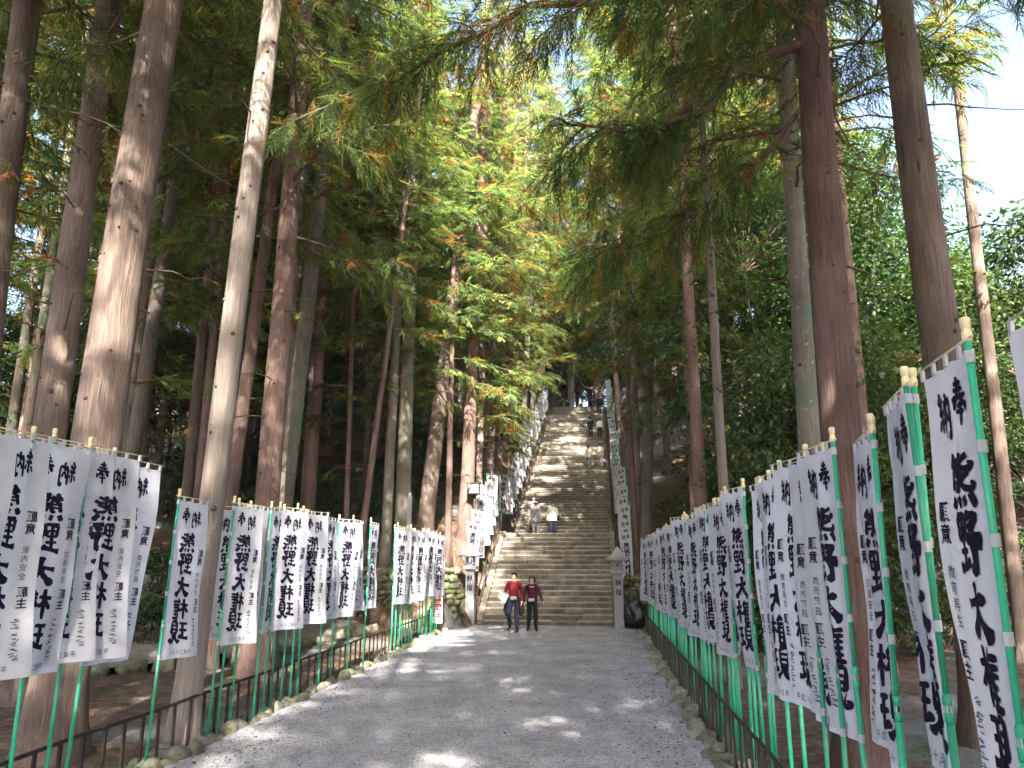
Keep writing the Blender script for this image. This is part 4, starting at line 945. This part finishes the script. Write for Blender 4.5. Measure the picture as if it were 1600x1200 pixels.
def person(loc, rz, h, label, top, legs, hair, pose, hair_style='short', shoes='shoe black', sleeves='long', head_turn=0, group=None, coat=None, lowlegs=None):
    """one skinned body; pose gives elbow, wrist, knee, ankle per side (s = -1 / 1), person faces -y"""
    J = {}; E_ = []; Rr = {}; Mt = {}
    mats = [SK['skin'], SK[top], SK[legs], SK[shoes]] + ([SK[lowlegs]] if lowlegs else [])
    def j(n, p, r, m, par=None):
        J[n] = Vector(p); Rr[n] = r if isinstance(r, tuple) else (r, r); Mt[n] = m
        if par: E_.append((par, n))
    j('pelvis', (0, 0, .95), (.16, .125), 2); j('belly', (0, -.005, 1.08), (.165, .13), 1, 'pelvis'); j('chest', (0, 0, 1.26), (.18, .13), 1, 'belly'); j('collar', (0, .01, 1.4), (.1, .08), 1, 'chest')
    j('neck', (0, .005, 1.475), (.052, .055), 0, 'collar'); ct, st = math.cos(head_turn), math.sin(head_turn)
    def hd(x, y, z): return (x * ct - y * st, x * st + y * ct, z)
    j('jaw', hd(0, -.012, 1.53), (.06, .072), 0, 'neck'); j('face', hd(0, -.008, 1.6), (.075, .09), 0, 'jaw'); j('crown', hd(0, .004, 1.665), (.058, .07), 0, 'face')
    j('nose', hd(0, -.112, 1.585), (.012, .014), 0, 'face')
    for s in (-1, 1): j('ear%d' % s, hd(s * .088, .01, 1.59), (.012, .02), 0, 'face')
    for s in (-1, 1):
        P = pose[s]; slm = 1 if sleeves == 'long' else 0
        j('sh%d' % s, (s * .175, .01, 1.385), .075, 1, 'collar'); j('el%d' % s, P['el'], .056, 1, 'sh%d' % s); j('wr%d' % s, P['wr'], .033, slm, 'el%d' % s)
        w = Vector(P['wr']); d = (w - Vector(P['el'])).normalized() if 'hd' not in P else Vector(P['hd']).normalized(); pal = w + d * .06
        j('pa%d' % s, pal, (.034, .024), 0, 'wr%d' % s); side = d.cross(Vector((1, 0, 0))).normalized() if abs(d.x) < .9 else Vector((0, -1, 0)); curl = Vector((-s, 0, 0)) - d * d.dot(Vector((-s, 0, 0)))
        for k, (o, L) in enumerate(((-.026, .072), (-.009, .082), (.009, .077), (.026, .06))):
            a = pal + side * o + d * .03; j('f%d%d' % (s, k), a, .009, 0, 'pa%d' % s); j('g%d%d' % (s, k), a + d * L * .55 + curl * .012, .008, 0, 'f%d%d' % (s, k)); j('t%d%d' % (s, k), a + d * L * .85 + curl * .035, .007, 0, 'g%d%d' % (s, k))
        a = w + d * .03 - side * .032; j('th%d' % s, a, .011, 0, 'wr%d' % s); j('tt%d' % s, a - side * .022 + d * .04, .009, 0, 'th%d' % s)
        j('hip%d' % s, (s * .09, 0, .88), .105, 2, 'pelvis'); j('kn%d' % s, P['kn'], .08 if not lowlegs else .06, 2, 'hip%d' % s); j('an%d' % s, P['an'], .06 if not lowlegs else .042, 2 if not lowlegs else 4, 'kn%d' % s)
        an = Vector(P['an']); j('he%d' % s, an + Vector((0, .03, -.05)), .045, 3, 'an%d' % s); j('to%d' % s, an + Vector(P.get('toe', (s * .02, -.16, -.06))), (.05, .036), 3, 'he%d' % s)
    names = list(J); idx = {n: i for i, n in enumerate(names)}
    me = bpy.data.meshes.new('body'); me.from_pydata([J[n] for n in names], [(idx[a], idx[b]) for a, b in E_], [])
    ob = bpy.data.objects.new('body', me); COL.objects.link(ob)
    sm = ob.modifiers.new('skin', 'SKIN'); sm.use_smooth_shade = True
    for n in names:
        sv = me.skin_vertices[0].data[idx[n]]; sv.radius = Rr[n]; sv.use_root = (n == 'pelvis')
    ss = ob.modifiers.new('sub', 'SUBSURF'); ss.levels = 2; ss.render_levels = 2
    ev = bpy.data.meshes.new_from_object(ob.evaluated_get(bpy.context.evaluated_depsgraph_get()))
    ob.modifiers.clear(); ob.data = ev; ev.materials.clear(); ev.name = 'body'
    for m in mats: ev.materials.append(m)
    segs = [(J[a], J[b], Mt[a], Mt[b], Rr[b][0], a, b) for a, b in E_]
    for p in ev.polygons:
        c = p.center; best = None
        for A, B, ma, mb, rb_, an_, bn_ in segs:
            d = B - A; t = max(0, min(1, (c - A).dot(d) / d.length_squared)); q = (c - (A + d * t)).length - rb_ * .5
            if best is None or q < best[0]: best = (q, mb if t > (.5 if mb == 0 or ma == 0 else .35) else ma)
        mi = best[1]
        if mi in (1, 2) and abs(c.x) < .2 and .8 < c.z < 1.12: mi = 1 if c.z > .97 else 2
        p.material_index = mi
    e = empty('person', loc, rz, label, 'person', group); e.scale = (h / 1.72,) * 3; ob.parent = e
    # hair: a cap on the skull
    bm = bmesh.new(); bmesh.ops.create_icosphere(bm, subdivisions=3, radius=1)
    low = {'short': 1.565, 'bob': 1.49, 'hat': 1.6}[hair_style]
    for v in bm.verts:
        c = v.co.copy(); front = c.y < -.25
        x, y, z = c.x * (.106 if hair_style != 'bob' else .125), c.y * (.12 if hair_style != 'bob' else .128) + .014, 1.605 + c.z * .115
        lim = (1.645 if front else low)
        if z < lim: z = lim - .006 * (lim - z); x *= .96; y = y * .95 + (.02 if front else 0)
        v.co = Vector(hd(x, y, z)) * 1 + Vector((0, 0, .006 * noise.noise(c * 6)))
    if hair_style == 'hat':
        for k in range(1): 
            ret = bmesh.ops.create_cone(bm, cap_ends=True, segments=20, radius1=.2, radius2=.17, depth=.02); bmesh.ops.translate(bm, verts=ret['verts'], vec=(0, 0, 1.655))
    hm = bpy.data.meshes.new('hair'); bm.to_mesh(hm); bm.free(); hm.materials.append(SK[hair]); hm.shade_smooth(); obj('hat' if hair_style == 'hat' else 'hair', hm, e)
    for s in (-1, 1):
        q = MB(); q.lathe([(.004, -.006), (.011, -.003), (.011, .003), (.004, .006)], n=8); v = [hd(s * .03 + p[0], -.098 + p[1] * .4 + .002, 1.603 + p[2]) for p in q.V]; obj('eye', mk_mesh('eye', v, q.F, SK['eye']), e)
    q = MB(); q.box((0, 0, 0), (.045, .012, .01)); obj('mouth', mk_mesh('mouth', [hd(p[0], p[1] - .084, p[2] + 1.542) for p in q.V], q.F, SK['lip']), e)
    if coat:                                          # open or closed hem hanging below the waist
        cm, z0, z1, wid = coat; V = []; F = []; n = 20
        for i, z in enumerate(np.linspace(1.22, z1, 6)):
            t = i / 5
            for k in range(n):
                q_ = 2 * math.pi * k / n; f = 1 + .05 * math.sin(q_ * 5 + i) * t; V.append((math.cos(q_) * (.178 + (wid - .178) * t) * f, math.sin(q_) * (.132 + (wid * .8 - .132) * t) * f, z))
        for i in range(5):
            for k in range(n): F.append((i * n + k, i * n + (k + 1) % n, i * n + n + (k + 1) % n, i * n + n + k))
        c = mk_mesh('coat', V, [f[::-1] for f in F], SK[cm], True); obj('coat', c, e)
    return e
def arms(spread=.06, fwd=0):
    return {s: dict(el=(s * (.21 + spread * .5), .03, 1.12), wr=(s * (.22 + spread), -.05 - fwd, .88)) for s in (-1, 1)}
def legs_stand(p, gap=.1, step=0):
    for s in (-1, 1): p[s].update(kn=(s * (gap + .005), -.015 + s * step * .5, .5), an=(s * gap, .02 + s * step, .09))
    return p
gz = .045
# the couple
p = arms()
p[-1].update(el=(-.25, .03, 1.13), wr=(-.24, -.17, 1.08), hd=(.25, -.8, .2), kn=(-.12, -.2, .53), an=(-.14, .1, .2), toe=(-.02, -.12, -.13))
p[1].update(el=(.24, .03, 1.12), wr=(.25, -.06, .9), kn=(.1, -.04, .5), an=(.1, -.03, .09))
man = person((-2.36, 22.2, gz), R(-4), 1.66, 'man in dark red shirt and navy trousers holding white papers, walking off the stairs', 'red cloth', 'navy cloth', 'hair black', p, head_turn=R(-38))
q = MB(); q.add([(-.4, -.24, 1.2), (-.12, -.27, 1.06), (-.24, -.24, .82), (-.47, -.21, 1.0), (-.4, -.228, 1.2), (-.12, -.258, 1.06), (-.24, -.228, .82), (-.47, -.198, 1.0)], [(0, 1, 2, 3), (7, 6, 5, 4), (0, 4, 5, 1), (1, 5, 6, 2), (2, 6, 7, 3), (3, 7, 4, 0)])
pp = obj('paper', q.mesh('paper', SK['white cloth'])); pp.location = (-2.36, 22.2, gz); pp.scale = (.965,) * 3; tag(pp, 'white papers held against the chest of the man in red', 'paper')
def band(e, name, mat, z, hgt, a, b):
    V = []; F = []; n = 20
    for zz, k in ((z - hgt, .97), (z - hgt, 1.06), (z + hgt, 1.06), (z + hgt, .97)):
        for i in range(n): q_ = 2 * math.pi * i / n; V.append((a * k * math.cos(q_), b * k * math.sin(q_), zz))
    for i in range(3):
        for k in range(n): F.append((i * n + k, i * n + (k + 1) % n, i * n + n + (k + 1) % n, i * n + n + k))
    return obj(name, mk_mesh(name, V, F, SK[mat], True), e)
b = band(man, 'waist_pack', 'navy cloth', .98, .035, .165, .13); q = MB(); q.box((.02, -.155, .965), (.2, .07, .11), 0, .02); obj('pouch', q.mesh('pouch', SK['grey cloth'], True), b)
for s in (-1, 1):                                     # jacket tied round the hips, hanging at both sides
    q = MB(); P = [(s * .17, .02, .97), (s * .22, .03, .8), (s * .24, .0, .62), (s * .22, -.02, .46)]; q.tube(P, [.05, .075, .08, .035], 8); obj('tied_jacket', q.mesh('tied_jacket', SK['black cloth'], True), man)
p = arms(.1)
p[-1].update(el=(-.26, .02, 1.12), wr=(-.26, -.06, .9), kn=(-.1, -.02, .5), an=(-.12, .06, .1))
p[1].update(el=(.27, .0, 1.12), wr=(.34, -.12, .93), hd=(.4, -.5, -.7), kn=(.11, -.1, .5), an=(.13, -.06, .09))
wom = person((-1.87, 22.65, gz), R(4), 1.54, 'woman in purple jumper and black trousers walking beside the man in red', 'purple cloth', 'black cloth', 'hair brown', p, 'bob', head_turn=R(-24))
b = band(wom, 'waist_pack', 'grey cloth', .99, .03, .16, .125); q = MB(); q.box((-.02, -.15, .965), (.2, .06, .1), 0, .02); obj('pouch', q.mesh('pouch', SK['pale grey cloth'], True), b)
V = []; F = []
q = MB(); q.tube([(.105 * math.cos(t), -.015 + .095 * math.sin(t) , 1.405 - .03 * max(0, -math.sin(t))) for t in np.linspace(0, 6.283, 21)], .012, 6, cap=False); obj('collar', q.mesh('collar', SK['white cloth'], True), wom)
# on the landing
z = ZL - .005
p = legs_stand(arms()); person((-1.88, 34.6, z), 0, 1.55, 'woman in a plain white coat and dark trousers on the landing', 'white cloth', 'navy cloth', 'hair black', p, 'short', coat=('white cloth', 1.2, .78, .23))
q = MB(); q.box((0, 0, 0), (.1, .2, .22), 0, .02); q.tube([(0, -.08, .1), (0, -.03, .24), (0, .03, .24), (0, .08, .1)], .01, 6); tag(obj('handbag', q.mesh('handbag', SK['black cloth']), None, (-1.62, 34.55, z + .82)), 'small black handbag at the side of the woman in white', 'bag')
p = legs_stand(arms(.08), .1, .06); hw = person((-2.66, 34.5, z), 0, 1.55, 'woman in dark hat and open grey jacket on the landing', 'grey cloth', 'grey cloth', 'black cloth', p, 'hat', coat=('grey cloth', 1.2, .72, .26))
q = MB(); q.tube([(.14, -.12, 1.38), (0, -.15, 1.15), (-.17, -.12, .9)], .014, 6); obj('bag_strap', q.mesh('bag_strap', SK['black cloth']), hw)
yy = 35.9; p = legs_stand(arms(), .1, .05); p[-1].update(el=(-.4, -.02, 1.24), wr=(-.62, -.08, 1.16), hd=(-1, -.2, -.1))
person((-2.86, yy, stair_z(yy)), 0, 1.55, 'person in lilac top reaching for the handrail just above the landing', 'lilac cloth', 'grey cloth', 'hair black', p, 'short')
# climbing the upper flight, seen from behind
def climber(x, y, h, label, top, legs, hair, style='short', **k):
    i = int((y - Y2) / RUN2); yb = Y2 + i * RUN2 + RUN2 * .5; p = arms(.03)
    for s in (-1, 1):
        up = RISE2 if s > 0 else 0; fy = -RUN2 * .9 if s > 0 else 0
        p[s].update(kn=(s * .1, -.04 + fy * .7, .5 + up * .9), an=(s * .1, .02 + fy, .09 + up))
    return person((x, yb, ZL + (i + 1) * RISE2), math.pi, h, label, top, legs, hair, p, style, **k)
climber(-.26, 45.3, 1.46, 'climber in pale beige jacket and grey trousers, nearer the middle of the stairs', 'beige cloth', 'grey cloth', 'hair black', coat=('beige cloth', 1.2, .85, .2))
climber(.45, 45.6, 1.46, 'climber in tan jacket and pale trousers next to the handrail', 'beige cloth', 'pale grey cloth', 'hair black', coat=('beige cloth', 1.2, .8, .21))
climber(-.1, 52.9, 1.5, 'climber in dark navy jacket and black trousers', 'navy cloth', 'black cloth', 'hair black')
climber(.55, 52.6, 1.5, 'climber in white top and black trousers beside the one in navy', 'white cloth', 'black cloth', 'hair black')
climber(.02, 60.1, 1.5, 'climber in navy jacket and brown skirt near the head of the stairs', 'navy cloth', 'brown cloth', 'hair brown', lowlegs='skin', coat=('navy cloth', 1.2, .88, .19))
climber(.62, 60.6, 1.6, 'climber all in black close to the handrail near the head of the stairs', 'black cloth', 'black cloth', 'hair black')
for x, y, t, lab in ((-2.7, 67, 'black cloth', 'person in black beyond the head of the stairs'), (-2.2, 67.6, 'navy cloth', 'person in navy beyond the head of the stairs'), (-1.0, 66.6, 'white cloth', 'person in white beyond the head of the stairs')):
    person((x, y, ZT - .02), rt.uniform(0, 6), 1.55, lab, t, 'black cloth', 'hair black', legs_stand(arms()))

# ------------------------------------------------------------------ fallen needles and leaves on the gravel and the ground behind the rails
def litter():
    r = np.random.RandomState(3); V = []; T = []; C = []; n = 5200
    for k in range(n):
        u = r.rand()
        if u < .45: x = (-4.3 + abs(r.normal(0, .5))) if r.rand() < .5 else (1.05 - abs(r.normal(0, .4)))
        elif u < .6: x = r.uniform(-4.2, 1.0)
        else: x = r.uniform(-9, -4.8) if r.rand() < .6 else r.uniform(1.5, 5)
        y = 3.5 + 19 * r.rand() ** 1.3; on = -4.35 < x < 1.1
        z = (.035 + nz(x, y, .5, .02) + nz(x, y, 2.1, .008) if on else ground(x, y)) + .012
        a = r.uniform(0, 6.28); L = r.uniform(.012, .03); w = L * r.uniform(.15, .5)
        c, s_ = math.cos(a), math.sin(a); b = len(V); up = r.uniform(0, .012)
        V += [(x - c * L, y - s_ * L, z), (x - s_ * w, y + c * w, z + up), (x + c * L, y + s_ * L, z + r.uniform(0, .01)), (x + s_ * w, y - c * w, z)]
        T += [(b, b + 3, b + 1), (b + 1, b + 3, b + 2)]; C += [np.array([(.1, .055, .03), (.16, .09, .045), (.06, .04, .028), (.2, .13, .05)][r.randint(4)]) * r.uniform(.7, 1.2)] * 4
    tag(obj('fallen_leaves', fast_mesh('fallen_leaves', V, T, M['needle'], np.array(C))), 'brown fallen leaves and needles scattered over the gravel and earth', 'leaves', kind='stuff')
litter()

# ------------------------------------------------------------------ thin haze under the trees, added to lift distant darks
hz_m, hz_n, hz_N = newmat('forest air'); pv = hz_N('ShaderNodeVolumePrincipled'); pv.inputs['Density'].default_value = .00035; pv.inputs['Color'].default_value = (.97, .98, 1, 1); pv.inputs['Anisotropy'].default_value = .2
ho = hz_N('ShaderNodeOutputMaterial'); hz_n.links.new(pv.outputs[0], ho.inputs['Volume'])
q = MB(); q.box((-4, 43, 32), (150, 185, 74)); tag(obj('haze', q.mesh('haze', hz_m)), 'thin pale air between the trees', 'haze', kind='stuff')
